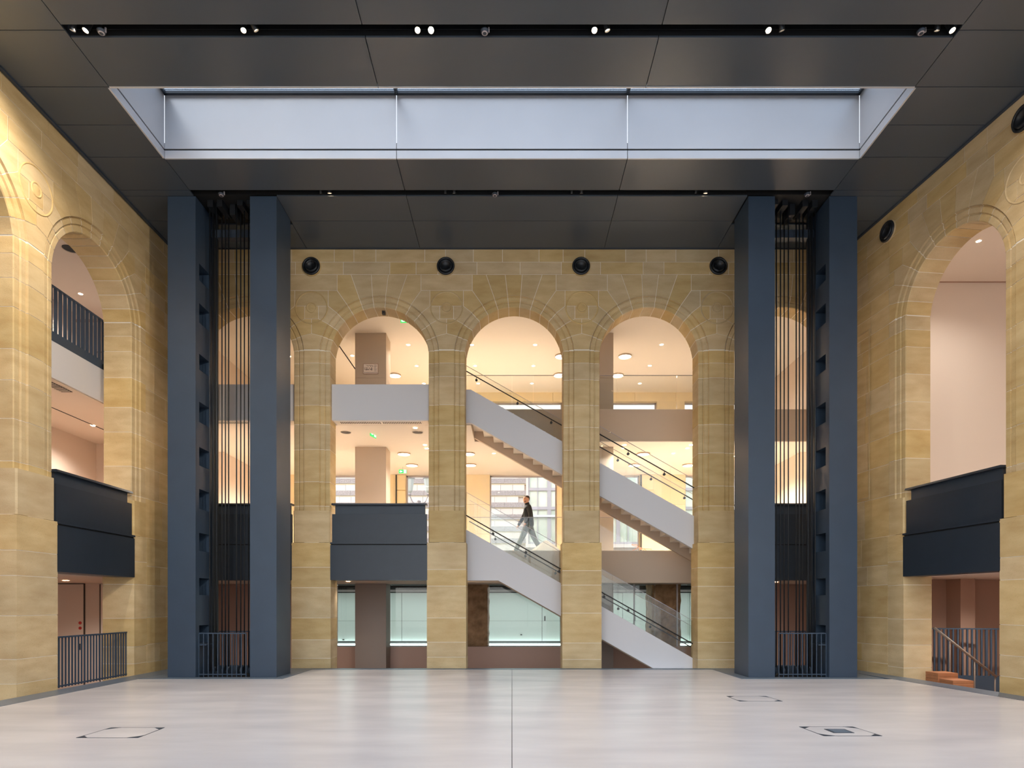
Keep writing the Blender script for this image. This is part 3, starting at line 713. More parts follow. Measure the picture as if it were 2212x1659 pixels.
# facade wall with windows (first floor) and top floor windows
def fx2(px): return PX(px, YF)
wins = [(690, 820), (876, 1003), (1058, 1203), (1240, 1383), (1481, 1640)]
Zh = 6.52; Z0 = 3.14
root = empty('wall_rear'); root['kind'] = 'structure'
def blocks(x0, x1, z0, z1, m='ystone', ch=.62, cw=1.2):
    z = z0; n = max(1, round((z1 - z0) / ch)); h = (z1 - z0) / n
    for j in range(n):
        k = max(1, round((x1 - x0) / cw)); wd = (x1 - x0) / k
        for i in range(k): MB().box(x0 + i * wd + .003, x0 + (i + 1) * wd - .003, YF, YF + .45, z0 + j * h + .003, z0 + (j + 1) * h - .003).build('stone', m, root)
xs = [-9.3] + [fx2(v) for w_ in wins for v in w_] + [9.3]
for k in range(0, len(xs), 2): 
    if xs[k + 1] - xs[k] > .05: blocks(xs[k], xs[k + 1], Z0, Zh, ch=1.1, cw=3)
zt2 = PZ(868, YF)
for k in range(12):
    MB().box(-9.3 + k * 1.55 + .004, -9.3 + (k + 1) * 1.55 - .004, YF, YF + .45, zt2 + .02, 9.63).build('stone', 'ystone', root)
tw = [(-9.3, fx2(1030)), (fx2(1420), fx2(1479))]
tops = [(fx2(1035), fx2(1215)), (fx2(1222), fx2(1420)), (fx2(1479), fx2(1640))]
for a, b in ((-9.3, fx2(1035)), (fx2(1215), fx2(1222)), (fx2(1420), fx2(1479)), (fx2(1640), 9.3)):
    MB().box(a, b, YF, YF + .45, 7.2, zt2 + .02).build('stone', 'ystone', root)
k = 3
def window(x0, x1, z0, z1, vb=(), hb=()):
    global k
    r = empty('window_%d' % k, ((x0 + x1) / 2, YF + .2, z0)); r['kind'] = 'structure'; k += 1; o = Vector(r.location)
    def part(nm, b, m): q = MB(o).box(*b).build(nm, m, r); q.location = (0, 0, 0)
    for b in ((x0, x0 + .05, z0, z1), (x1 - .05, x1, z0, z1), (x0, x1, z1 - .05, z1), (x0, x1, z0, z0 + .05)): part('window_frame', (b[0], b[1], YF + .2, YF + .27, b[2], b[3]), 'frame')
    part('pane', (x0, x1, YF + .23, YF + .24, z0, z1), 'winglass')
for a, b in wins: window(fx2(a), fx2(b), Z0 + .02, Zh - .01)
for a, b in tops: window(a, b, 7.22, zt2 + .02)
# narrow door leaves beside two windows
for a, b, lab in ((858, 876, 2), (1386, 1412, 3)):
    r = empty('door_%d' % lab, (fx2((a + b) / 2), YF - .05, Z0)); r['kind'] = 'structure'; wd = fx2(b) - fx2(a)
    MB().box(-wd / 2, wd / 2, 0, .05, .02, Zh - Z0 - .62).build('leaf', 'ystone', r); MB().box(-wd / 2, wd / 2, 0, .05, Zh - Z0 - .58, Zh - Z0 - .02).build('transom', 'ystone', r)
    MB().box(-wd / 2 - .05, -wd / 2 - .01, -.03, .05, 0, Zh - Z0 - .02).build('jamb_strip', 'darkdoor', r)
# ground floor: low wall, glazing, cool lobby behind
mb = MB(); mb.box(-9.3, 9.3, 19.45, 19.6, -.91, PZ(1397, 19.45)); mb.box(-9.3, -5.38, 19.4, 19.6, -.91, 2.22); mb.box(5.8, 9.3, 19.4, 19.6, -.91, 2.22); struct('wall_low', mb, 'brownwall')
YL = 23.0
lob = empty('wall_lobby'); lob['kind'] = 'structure'
xx = [-9.2] + [PX(v, YL) for v in (700, 868, 1171, 1210, 1345, 1369, 1490)] + [9.2]
for a, b in zip(xx[:-1], xx[1:]):
    for z0, z1 in ((.28, 1.005), (1.012, 2.02)): MB().box(a + .008, b - .008, YL, YL + .05, z0, z1).build('panel', 'cool', lob)
MB().box(-9.3, 9.3, YL + .04, YL + .1, -.9, 2.3).build('backing', 'darkdoor', lob)
MB().box(-9.2, 9.2, YL - .02, YL + .05, 2.06, 2.14).build('band', 'frame', lob)
MB().box(-9.2, 9.2, YL - .12, YL - .04, .13, .19).build('led_strip', 'led', lob)
MB().box(-9.2, 9.2, YL - .0, YL + .06, .2, .27).build('skirting', 'darkdoor', lob)
for x, z, nm, b in ((1177, 1336, 'door_handle', (.02, .08)), (742, 1382, 'socket', (.03, .015)), (1126, 1371, 'socket', (.03, .015)), (1371, 1336, 'door_handle', (.02, .08))):
    X_, Z_ = PX(x, YL), PZ(z, YL); MB().box(X_ - b[0], X_ + b[0], YL - .03, YL, Z_ - b[1] * 1.1, Z_ + b[1] * 1.1).build(nm, 'darkdoor', lob)
mb = MB(); mb.box(-9.3, 9.3, 19.6, YL, 2.28, 2.3); struct('ceiling_4', mb, 'darkdoor')
r = empty('window_20', (0, 19.52, .31)); r['kind'] = 'structure'
for a, b in ((-5.37, -4.66), (-3.7, -1.98), (-.75, 4.4), (5.4, 5.79)):
    MB().box(a, b, 0, .012, 0, 1.95).build('pane', 'glass', r); MB().box(a, b, -.02, .03, 1.9, 1.97).build('window_frame', 'darkdoor', r); MB().box(a, b, -.02, .03, -.03, 0).build('window_frame', 'frame', r)
for px in (1370, 1463): MB().box(PX(px, 19.5) - .02, PX(px, 19.5) + .02, -.03, .03, 0, 1.95).build('mullion', 'frame', r)
L = bpy.data.lights.new('lobby', 'AREA'); L.shape = 'RECTANGLE'; L.size = 16; L.size_y = .25; L.energy = 135; L.color = (.8, 1, .95)
lo = bpy.data.objects.new('lobby_strip_light', L); COL.objects.link(lo); lo.location = (0, 21.6, 2.26)
def rough_pier(x0, x1, label, seed):
    rnd = random.Random(seed); mb = MB(((x0 + x1) / 2, 20.3, -.91)); nx, nz = 9, 24; y = 19.8
    g = [[(x0 + (x1 - x0) * i / nx + rnd.uniform(-.02, .02), y + rnd.uniform(-.03, .03), -.91 + 3.15 * j / nz) for i in range(nx + 1)] for j in range(nz + 1)]
    vs = [p for row in g for p in row]; n = nx + 1
    mb.add(vs, [(j * n + i, j * n + i + 1, (j + 1) * n + i + 1, (j + 1) * n + i) for j in range(nz) for i in range(nx)])
    for s, xx_ in ((0, x0), (nx, x1)):
        f = [g[j][s] for j in range(nz + 1)]; b = [(p[0], 20.7, p[2]) for p in f]; m = nz + 1
        mb.add(f + b, [(j, j + 1, m + j + 1, m + j) for j in range(nz)])
    ob = mb.build('masonry_pier', 'rust'); tag(ob, label, 'pier', 'rough stripped masonry piers on the ground floor')
rough_pier(-2.1, PX(1055, 19.8), 'rough brown stripped masonry pier in the middle arch at ground level', 1)
rough_pier(PX(1408, 19.8), PX(1470, 19.8), 'rough brown stripped masonry pier in the right arch behind the stair glass', 2)

# ------------------------------------------------------------------ gallery ceiling lights
ARN = lambda px: 'left arch' if px < 960 else ('middle arch' if px < 1250 else 'right arch')
def downlight(px, py, zc, row, floor_, r=.055, e=30, spot=True, nm=None):
    D = (zc - CZ) * F / (HY - py); x = PX(px, D)
    rt = empty('downlight', (x, D, zc - .002)); tag(rt, nm or 'small recessed downlight in the %s ceiling, %s, %s row' % (floor_, ARN(px), row), 'light', 'small recessed downlights of the galleries')
    mt = Matrix.Rotation(pi, 4, 'X')
    MB().lathe([(r, 0), (r * 1.25, .0), (r * 1.25, .006), (r, .008)], mt, 16).build('rim', 'ceil', rt); MB().lathe([(0, .004), (r, .004)], mt, 16).build('lens', 'lampbright', rt)
    if spot and e:
        L = bpy.data.lights.new('dl', 'SPOT'); L.energy = e * (1.5 if zc > 9 and abs(x) < 9 else 2.4 if zc > 9 else 17 if zc > 6 and abs(x) < 9 else 4.5); L.color = (1, .92, .83); L.spot_size = radians(140); L.spot_blend = .8; L.shadow_soft_size = .05
        lo = bpy.data.objects.new('downlight_lamp', L); COL.objects.link(lo); lo.parent = rt; lo.location = (0, 0, -.02)
def disc(px, py, zc, label, r=.2):
    D = (zc - CZ) * F / (HY - py); x = PX(px, D)
    rt = empty('disc_light', (x, D, zc - .002)); tag(rt, label, 'light', 'large round ceiling lights of the galleries')
    mt = Matrix.Rotation(pi, 4, 'X')
    MB().lathe([(r, 0), (r * 1.06, .0), (r * 1.06, .05), (r, .05)], mt, 32).build('rim', 'fascia', rt); MB().lathe([(0, .03), (r, .03)], mt, 32).build('diffuser', 'disc', rt)
for px, py, row in ((882, 744.6, 'highest'), (900, 790, 'middle'), (761, 768, 'beside the column,'), (916, 828, 'lowest'), (1019.4, 744.6, 'highest left'), (1026, 790, 'middle left'), (1033, 828, 'lowest left'),
        (1156, 744.6, 'highest right'), (1152, 790, 'middle right'), (1149, 828, 'lowest right'), (1429, 744, 'highest'), (1403.6, 789.6, 'middle'), (1382, 828, 'lowest')):
    downlight(px, py, 9.63, row, 'top floor', e=45)
for px, py, lab in ((1350, 768, 'large round light on the top ceiling, fully visible in the right arch'), (1213, 768, 'large round light cut by the pier, top ceiling, higher one, middle arch'), (1334, 809.5, 'large round light beside the half hidden column, top ceiling'),
        (1208.5, 809, 'large round light cut by the pier, top ceiling, lower one, middle arch'), (853, 809.5, 'large round light half behind the column, top ceiling, left arch')): disc(px, py, 9.63, lab, .2)
for px, py, lab in ((872.6, 979, 'larger round light on the first floor ceiling, left arch'), (890, 1003.5, 'round light over the exit sign, first floor ceiling, left arch'), (1390, 979, 'round light behind the upper handrail, right arch'), (1370, 1003.5, 'round light below another, behind handrails, right arch'),
        (1487, 1003.5, 'round light cut by the right stone pier, first floor ceiling'), (1012, 978.6, 'round light at left edge of the middle arch, upper one'), (1016, 1003, 'round light at left edge of the middle arch, lower one')): disc(px, py, 6.52, lab, .2)
for px, py, row in ((1067, 979, 'far'), (1454.5, 979, 'far')): downlight(px, py, 6.52, row, 'first floor', e=45)
for px, py, row in ((897, 924, 'nearest'), (918, 961, 'middle'), (922, 968.6, 'farthest'), (1349, 961, 'upper left'), (1347, 968, 'lower left'), (1493, 961, 'upper right'), (1485, 968, 'lower right')): downlight(px, py, 6.263, row, 'first floor', e=9)
for px, lab in ((747, 'dark oval ceiling speaker at left, above the exit sign'), (902, 'dark oval ceiling speaker at right, above the exit sign')):
    D = (6.263 - CZ) * F / (HY - 933.5); rt = empty('ceiling_speaker', (PX(px, D), D, 6.262)); tag(rt, lab, 'speaker', 'round dark speakers in the first floor ceiling')
    MB().lathe([(0, .006), (.13, .006), (.14, 0)], Matrix.Rotation(pi, 4, 'X'), 28).build('grille', 'vent', rt); MB().lathe([(.14, 0), (.15, .0), (.15, .008), (.14, .009)], Matrix.Rotation(pi, 4, 'X'), 28).build('rim', 'ceil', rt)
# ambulatory bays hidden behind piers and pylons also have their lamps
for n_, (X_, Y_, Z_, e) in enumerate(((-7.2, 20.5, 9.63, 40), (-7.2, 18.0, 6.263, 30), (7.4, 20.5, 9.63, 60), (7.4, 21, 6.52, 60), (-7.2, 21.5, 6.52, 40), (-6.5, 17.3, 2.215, 12), (7.2, 17.3, 2.215, 12))):
    D = Y_; downlight(CX + X_ * F / D, HY - (Z_ - CZ) * F / D, Z_, '', '', e=e, nm='downlight behind the %s pylon, %s' % ('left' if X_ < 0 else 'right', ('top floor rear', 'first floor front', 'top floor rear', 'first floor rear', 'first floor rear', 'ground floor', 'ground floor')[n_]))
for px, row in ((752, 'left arch'),):
    downlight(px, 1256, 2.215, row, 'ground floor', e=10, nm='small downlight under the dark balcony, left arch')
# exit signs
def exit_sign(px, py, D, rz, label, sx=1, h=.14, w_=.28, drop=.1):
    rt = empty('exit_sign', (PX(px, D), D, PZ(py, D)), rz); tag(rt, label, 'exit sign', 'green emergency exit signs')
    MB().box(-w_ / 2, w_ / 2, -.01, .01, -h / 2, h / 2).build('board', 'green', rt)
    mb = MB(); s = sx
    mb.prismxz([(s * -.11, 0), (s * -.07, .04), (s * -.07, .015), (s * -.02, .015), (s * -.02, -.015), (s * -.07, -.015), (s * -.07, -.04)], -.014, -.011)
    mb.box(s * .04, s * .12, -.014, -.011, -.055, .055); mb.build('pictogram', 'signwhite', rt)
    mb = MB(); mb.box(s * .075 - .008, s * .075 + .008, -.016, -.0145, -.01, .03); mb.box(s * .06, s * .1, -.016, -.0145, .0, .01); mb.box(s * .06, s * .075, -.016, -.0145, -.045, -.01); mb.box(s * .08, s * .1, -.016, -.0145, -.04, -.02); mb.box(s * .066, s * .084, -.016, -.0145, .035, .05); mb.build('running_figure', 'green', rt)
    MB().box(-.006, .006, -.006, .006, h / 2, h / 2 + drop).build('hanger', 'frame', rt)
exit_sign(877, 691, 17.6, 0, 'green exit sign at the top of the left arch, partly cut off', sx=-1, drop=.05, h=.16, w_=.3)
exit_sign(870, 1018.5, 22.6, 0, 'small green exit sign on the first floor above a door', sx=1, h=.13, w_=.28, drop=.1)
exit_sign(806, 938, 17.4, radians(72), 'exit sign seen edge-on below the first floor ceiling', sx=1, h=.16, w_=.3, drop=.05)
rt = empty('security_camera', (PX(743, 21), 21, PZ(979, 21))); tag(rt, 'white dome camera on first floor ceiling, left of column', 'camera')
MB().lathe([(.09, .08), (.1, 0), (.06, -.03), (0, -.04)], None, 20).build('housing', 'white', rt, smooth=True); MB().lathe([(.05, -.03), (.04, -.06), (0, -.075)], None, 16).build('dome', 'blackmetal', rt, smooth=True); MB().box(-.01, .01, -.01, .01, .07, 6.52 - PZ(979, 21)).build('stem', 'white', rt)
# sprinkler in soffit of left arch
rt = empty('beam_detector', (PX(829, 16.2), 16.2, 9.06)); tag(rt, 'small brown beam detector at the crown of the left arch', 'detector'); MB().box(-.04, .04, -.05, .05, -.05, .03).build('body', 'ink', rt); MB().box(-.02, .02, -.055, -.05, -.03, .0).build('eye', 'black', rt)
# stair hint at the far left of the top floor: dark sloping rail
mb = MB(); mb.tube([(PX(731, 19.6), 19.6, PZ(745, 19.6)), (PX(770, 19.6), 19.6, PZ(801, 19.6)), (PX(770 + 60, 19.6), 19.6, 7.2)], .016, 8)
tag(mb.build('sloping_handrail', 'darkdoor', smooth=True), 'dark sloping handrail left of the column on the top floor', 'handrail')

# ------------------------------------------------------------------ side galleries
# left
GL = -12.06
mb = MB(); mb.box(-14.5, LW - .68, -6, 18.4, 2.22, 3.14); struct('floor_5', mb, 'plasterpink')
mb = MB(); mb.box(-12.1, -9.46, -6, 18.4, 6.28, 7.03); struct('floor_6', mb, 'white')
mb = MB(); mb.box(-12.1, -9.5, -6, 18.4, 6.265, 6.28); mb.box(-12.1, LW - .68, -6, 18.4, 9.63, 9.8); struct('ceiling_5', mb, 'plasterpink')
mb = MB(); mb.box(GL - .2, GL, -6, 18.4, 3.14, 9.7); mb.box(-14.5, -14.3, -6, 18.4, -.91, 2.22); struct('wall_left_outer', mb, 'plasterpink')
mb = MB(); mb.box(-14.5, LW - .6, 18.4, 18.6, -.91, 9.8); struct('wall_left_end', mb, 'plasterpink')
mb = MB(); mb.box(-11.9, -11.2, 17.2, 17.3, 9.3, 9.34); mb.box(-12.06, -9.3, 18.36, 18.4, 8.9, 8.93); struct('trim_10', mb, 'brownwall')
mb = MB(); mb.box(-10.9, -10.87, 9, 18, 6.258, 6.268); struct('trim_11', mb, 'black')
def balustrade(name, frm, to, z0, z1, pitch, label, posts=(), base=None, parts=True, bw=.02, bd=.045, cap=.03, group=None):
    a, b = Vector(frm), Vector(to); d = (b - a); L_ = d.length; ang = math.atan2(d.y, d.x)
    rt = empty(name, (a.x, a.y, z0), ang); tag(rt, label, 'railing', group)
    h = z1 - z0; MB().box(0, L_, -.025, .025, h - cap, h).build('top_rail', 'steel', rt); MB().box(0, L_, -.02, .02, .02, .045).build('bottom_rail', 'steel', rt)
    n = int(L_ / pitch)
    for i in range(n + 1):
        x = i * pitch; wd = .05 if any(abs(x - p) < pitch / 2 for p in posts) else bw
        MB().box(x - wd / 2, x + wd / 2, -bd / 2, bd / 2, .0, h - cap).build('post' if wd == .05 else 'baluster', 'steel', rt)
    if base: MB().box(0, L_, -.04, .03, -base, .02).build('base_channel', 'steel', rt)
    return rt
r = balustrade('balustrade', (-9.5, 9.0), (-9.5, 18.3), 7.2, 8.2, .14, 'dark slatted railing on the top floor, left side arch', posts=(2.24, 5.04), base=.17, bw=.03, bd=.06)
for y in (12.35, 14.7): MB().box(y - 9.0 - .05, y - 9.0 + .05, -.07, -.04, -.15, -.05).build('fixing_bracket', 'black', r)
balustrade('balustrade', (LW - .15, 11.9), (LW - .15, 14.3), 0, .99, .092, 'dark steel railing at floor level in the left side arch', posts=(.18, 2.0), bw=.022, bd=.022)
# grille under the slab, downlights, ceiling hole
rt = empty('ceiling_grille', (-9.75, 12.9, 6.262)); tag(rt, 'perforated ceiling grille under the slab in the left side arch', 'vent')
MB().box(-.12, .12, -1.0, 1.0, -.008, 0).build('plate', 'vent', rt)
bars = MB()
for k_ in range(28): bars.box(-.11, .11, -.97 + k_ * .07, -.95 + k_ * .07, -.014, -.008)
q = bars.build('slat', 'plasterpink', rt); q['kind'] = 'stuff'
def sidelight(x, y, z, lab, e, r=.05):
    D = y; downlight(CX + x * F / D, HY - (z - CZ) * F / D, z, '', '', e=e, nm=lab, r=r)
sidelight(PX(174, 16.38), 16.38, 9.63, 'single downlight on the top ceiling seen through the left side arch', 96)
sidelight(-10.5, 10, 9.63, 'top floor downlight hidden behind the left wall', 72)
sidelight(-10.6, 12.5, 6.26, 'first floor downlight hidden behind the left wall', 52)
sidelight(-10.9, 16.5, 6.26, 'first floor downlight by the left ceiling slot', 52)
sidelight(-11.4, 16.2, 2.215, 'downlight over the door at ground level, left side arch', 38, .07)
sidelight(-10.5, 11.5, 2.215, 'ground floor downlight hidden behind the left wall', 24)
rt = empty('ceiling_speaker', (PX(153, 14.3), 14.3, 9.628)); tag(rt, 'dark round speaker in the top ceiling, left side arch', 'speaker'); MB().lathe([(0, .006), (.16, .006), (.17, 0)], Matrix.Rotation(pi, 4, 'X'), 28).build('grille', 'black', rt); MB().lathe([(.17, -.001), (.18, .012), (.19, 0)], Matrix.Rotation(pi, 4, 'X'), 28).build('rim', 'plasterpink', rt)
# door in the end wall
rt = empty('door_1', (-12.8, 18.36, -.91)); rt['kind'] = 'structure'
MB().box(-.4, .4, 0, .04, 0, 3.1).build('leaf', 'plasterpink', rt)
mb = MB(); mb.box(-.42, -.4, -.01, .04, 0, 3.12); mb.box(.4, .42, -.01, .04, 0, 3.12); mb.box(-.42, .42, -.01, .04, 3.1, 3.12); mb.build('door_gap', 'ink', rt)
MB().box(.28, .31, -.03, 0, 1.2, 1.38).build('door_handle', 'blackmetal', rt)
for z in (1.98, 1.83): MB().lathe([(0, 0), (.045, 0), (.045, .008), (0, .008)], Matrix.Translation((.3, -.001, z)) @ Matrix.Rotation(pi / 2, 4, 'X'), 14, True).build('warning_sticker', 'red', rt)
rt = empty('door_4', (-11.9, 18.36, -.91)); rt['kind'] = 'structure'; MB().box(-.03, .0, -.02, .04, 0, 3.1).build('door_gap', 'ink', rt); MB().box(.0, .3, -.01, .04, 0, 3.1).build('leaf', 'plaster', rt)
# right
def RG(u, d): p = RW(u, d, 0); return (p.x, p.y)
mb = MB(); mb.box(8.9, 15, 15.8, 16.0, -.91, 9.8); struct('wall_right_end', mb, 'plaster')
mb = MB(); mb.box(9.0, 15, 15.76, 15.8, 9.62, 9.64); mb.box(9.0, 15, 15.77, 15.8, 8.2, 8.215) if False else None; struct('trim_12', mb, 'brownwall')
mb = MB(); mb.box(14, 14.2, -6, 15.8, -.91, 9.8); struct('wall_right_outer', mb, 'plaster')
mb = MB(); mb.prism([RG(-.2, .64), RG(21, .64), (15, -6), (15, 15.79)], lambda p: (p[0], p[1], 9.63), lambda p: (p[0], p[1], 9.8)); struct('ceiling_6', mb, 'plaster')
mb = MB(); mb.prism([RG(-.2, .5), RG(21, .5), (15, -6), (15, 15.79)], lambda p: (p[0], p[1], 2.22), lambda p: (p[0], p[1], 3.14)); struct('floor_7', mb, 'plaster')
sidelight(PX(2114, 14.0), 14.0, 9.63, 'single downlight on the ceiling seen through the right side arch', 70)
sidelight(11.5, 10.0, 9.63, 'ceiling downlight hidden behind the right wall, farther', 120); sidelight(11.8, 6.0, 9.63, 'ceiling downlight hidden behind the right wall, nearer', 60)
sidelight(10.6, 13.6, 2.215, 'ground floor downlight seen through the right side arch', 40); sidelight(11.5, 10.5, 2.215, 'ground floor downlight hidden behind the right wall', 30)
mb = MB(); mb.box(10.75, 11.1, 15.2, 15.8, -.91, 2.22); mb.box(9.0, 14, 15.7, 15.8, -.91, 2.22); struct('wall_right_lower', mb, 'brownwall')  # brown facing puts the low light on the end wall into colour
r = balustrade('balustrade', (9.55, 15.0), (11.9, 14.6), -.1, 1.05, .1, 'dark slatted stair railing behind the right side arch', posts=(.5, 1.5), base=.9, bw=.035, bd=.03)
mb = MB(); D = 14.0; mb.tube([(PX(2018, D), D, PZ(1356, D)), (PX(2152, D), D, PZ(1462, D))], .028, 8)
for t in (.25, .65, .98):
    x = 2018 + 134 * t; y = 1356 + 106 * t; mb.tube([(PX(x, D), D, PZ(y, D)), (PX(x, D), D, -.9)], .015, 6)
tag(mb.build('sloping_handrail', 'brown', smooth=True), 'brown sloping handrail before the dark railing, right side arch', 'handrail')
rnd = random.Random(5)
for n_, (x, y, w_, h_, lab) in enumerate(((2034, 1452, .42, .2, 'wooden box on top, beside the handrail at the right arch'), (2066, 1468, .42, .16, 'second wooden box nearer the handrail foot at the right arch'))):
    D = (13.5, 13.05)[n_]; rt = empty('wooden_box', (PX(x, D), D, -.91)); tag(rt, lab, 'box', 'wooden boxes at the foot of the right arch')
    zt_ = PZ(y, D) + .91
    for k_ in range(3): MB().box(-w_ / 2, w_ / 2, -.2, .2, zt_ - h_ * (k_ + 1) / 3 + .004, zt_ - h_ * k_ / 3).build('plank', 'wood', rt)
    MB().box(-w_ / 2 + .01, w_ / 2 - .01, -.19, .19, 0, zt_ - h_).build('carcass', 'wood', rt)
r = balustrade('balustrade', (PX(1966, 13.7), 13.7), (PX(2014, 12.75), 12.75), -.9, -.03, .11, 'dark railing top just below floor edge, right side arch', bw=.03)

# ------------------------------------------------------------------ street outside
mb = MB(); mb.box(-40, 40, 24.6, 60, -1.0, -.9); struct('ground', mb, 'street')
YO = 34.0
bld = empty('building', (0, YO, -.9)); tag(bld, 'pale stone building across the street with grey rusticated bands', 'building')
o = Vector(bld.location)
def OB(nm, b, m):
    q = MB(o).box(*b).build(nm, m, bld); q.location = (0, 0, 0); return q
OB('wall', (-22, 22, YO + .1, YO + 1, -.9, 14), 'facade')
per = .64; zr = PZ(1070.5, YO)
x_a, x_b = -10.2, .75
for k_ in range(-8, 4):
    z0 = zr + k_ * per
    if -5 <= k_ <= 2:
        for i in range(12):
            a = x_a - .4 + i * .98 + (k_ % 2) * .4
            if a < x_b - .1: OB('band', (a, min(a + .972, x_b), YO - .06, YO + .1, z0, z0 + .26), 'facadeband')
    else: OB('band', (x_a - 3, x_b, YO - .06, YO + .1, z0, z0 + .26), 'facadeband')
    OB('string_course', (x_a - 3, x_b, YO - .02, YO + .1, z0 - .05, z0 - .005), 'ystone')
    if -5 <= k_ <= 2:
        off = (k_ % 2) * .31
        for i in range(17):
            a = x_a + i * .64 + off
            if a + .62 < x_b: OB('stone', (a, a + .628, YO, YO + .1, z0 + .27, z0 + .585), 'facade')
OB('cornice', (-22, 22, YO - .5, YO + .1, PZ(1010, YO), PZ(990, YO)), 'facade')
for wx0, wx1 in ((PX(1141, YO), PX(1225, YO)), (PX(1290, YO), PX(1392, YO)), (PX(1478, YO), PX(1560, YO))):
    z0, z1 = PZ(1176, YO), PZ(1010, YO)
    OB('window_surround', (wx0 - .12, wx0, YO - .1, YO + .1, z0, z1), 'facade'); OB('sill', (wx0 - .15, wx1 + .15, YO - .2, YO + .1, z0 - .18, z0), 'facade')
    fr_ = OB('window', (wx0, wx1, YO + .02, YO + .06, z0, z1), 'palepane')
    for xm, wd in ((wx0 + .02, .05), (wx0 + .5, .02), (wx0 + 1.12, .1), (wx0 + 1.65, .02), (wx1 - .02, .05)):
        q = MB(o).box(xm - wd, xm + wd, YO - .04, YO + .03, z0, z1).build('mullion', 'frame', fr_); q.location = (0, 0, 0)
    for zm in (PZ(1057, YO), PZ(1098, YO), PZ(1174, YO)):
        q = MB(o).box(wx0, wx1, YO - .05, YO + .03, zm - .08, zm + .08).build('transom', 'frame', fr_); q.location = (0, 0, 0)
    OB('balcony_rail', (wx0, wx1, YO - .12, YO - .08, PZ(1118, YO), PZ(1113, YO)), 'cool')
# street lamp with two lanterns
D = 28.5
lamp = empty('street_lamp', (PX(905, D), D, -.9)); tag(lamp, 'ornate twin lantern street lamp outside, left arch window', 'street lamp')
zz = PZ(1085, D) + .9
MB().tube([(0, 0, 0), (0, 0, 1), (0, 0, zz)], [.12, .07, .04], 10).build('post', 'frame', lamp)
for s in (-1, 1):
    dx = s * (PX(925, D) - PX(905, D))
    pts = [(s * .0, 0, zz), (dx * .35, 0, zz - .06), (dx * .7, 0, zz + .02), (dx, 0, zz + .3)]
    MB().tube(pts, .025, 8).build('arm', 'frame', lamp)
    zl = zz + .3; lt = MB().lathe([(.05, 0), (.13, .1), (.2, .62), (.21, .66)], Matrix.Translation((dx, 0, zl + .1)), 6).build('lantern', 'cool', lamp)
    MB().lathe([(.25, .66), (.2, .74), (.14, .8), (.1, .95), (.03, 1.0), (.05, 1.1), (0, 1.16)], Matrix.Translation((dx, 0, zl + .1)), 6).build('lantern_roof', 'frame', lt)
    MB().lathe([(0, -.12), (.08, -.06), (.05, .02)], Matrix.Translation((dx, 0, zl + .1)), 8).build('lantern_base', 'frame', lt)
MB().lathe([(0, .1), (.09, .06), (.07, -.08), (0, -.14)], Matrix.Translation((0, 0, zz)), 10).build('finial', 'frame', lamp)

# ------------------------------------------------------------------ white heap standing in for a bright stair-glass gleam, and loop of wire by the window
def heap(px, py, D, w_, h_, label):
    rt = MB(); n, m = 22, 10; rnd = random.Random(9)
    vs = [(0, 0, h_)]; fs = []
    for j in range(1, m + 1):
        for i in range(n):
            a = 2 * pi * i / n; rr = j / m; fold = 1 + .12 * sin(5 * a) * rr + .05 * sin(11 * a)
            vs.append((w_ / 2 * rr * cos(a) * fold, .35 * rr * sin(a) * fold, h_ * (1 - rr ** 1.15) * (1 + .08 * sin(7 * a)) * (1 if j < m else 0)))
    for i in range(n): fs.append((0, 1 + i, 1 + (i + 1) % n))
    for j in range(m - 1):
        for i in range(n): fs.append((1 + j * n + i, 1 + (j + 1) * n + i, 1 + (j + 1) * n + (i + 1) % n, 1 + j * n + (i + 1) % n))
    rt.add(vs, fs); ob = rt.build('reflection_heap', 'reflection', smooth=True); ob.location = (PX(px, D), D, 3.15); tag(ob, label, 'reflection')
heap(1180, 1190, 18.9, 1.0, .36, 'white heap added in place of a stair glass gleam beside the walking man')
pts = []
for i in range(60):
    t = i / 59; pts.append((.16 * sin(7 * t * 1.9) - .3 + .5 * t, .05 * cos(9 * t), .02 + .2 * abs(sin(5 * t)) * (1.3 - t)))
mb = MB(); mb.tube(pts, .009, 5); ob = mb.build('wire_coil', 'wood', smooth=True); ob.location = (PX(1385, 18.7), 18.7, 3.15); tag(ob, 'loose loop of brown wire on the first floor, right arch', 'wire')

# ------------------------------------------------------------------ walking man
def skin(name, chains, m, parent, sub=2, root=0):
    me = bpy.data.meshes.new(name); b = bmesh.new(); lay = b.verts.layers.skin.verify(); idx = {}
    first = True
    for ch in chains:
        prev = None
        for p in ch:
            key = tuple(round(c, 4) for c in p[:3])
            if key in idx: v = idx[key]
            else:
                v = b.verts.new(p[:3]); idx[key] = v; rr = p[3]; v[lay].radius = rr if isinstance(rr, tuple) else (rr, rr)
                if first: v[lay].use_root = True; first = False
            if prev is not None and prev != v and not b.edges.get((prev, v)): b.edges.new((prev, v))
            prev = v
    b.to_mesh(me); b.free(); o = link(name, me, m, parent)
    o.modifiers.new('skin', 'SKIN').use_smooth_shade = True; s = o.modifiers.new('sub', 'SUBSURF'); s.levels = sub; s.render_levels = sub
    return o
man = empty('person', (PX(1140, 19.4), 19.4, 3.15)); tag(man, 'man in black jumper and grey trousers walking left along the first floor', 'person')
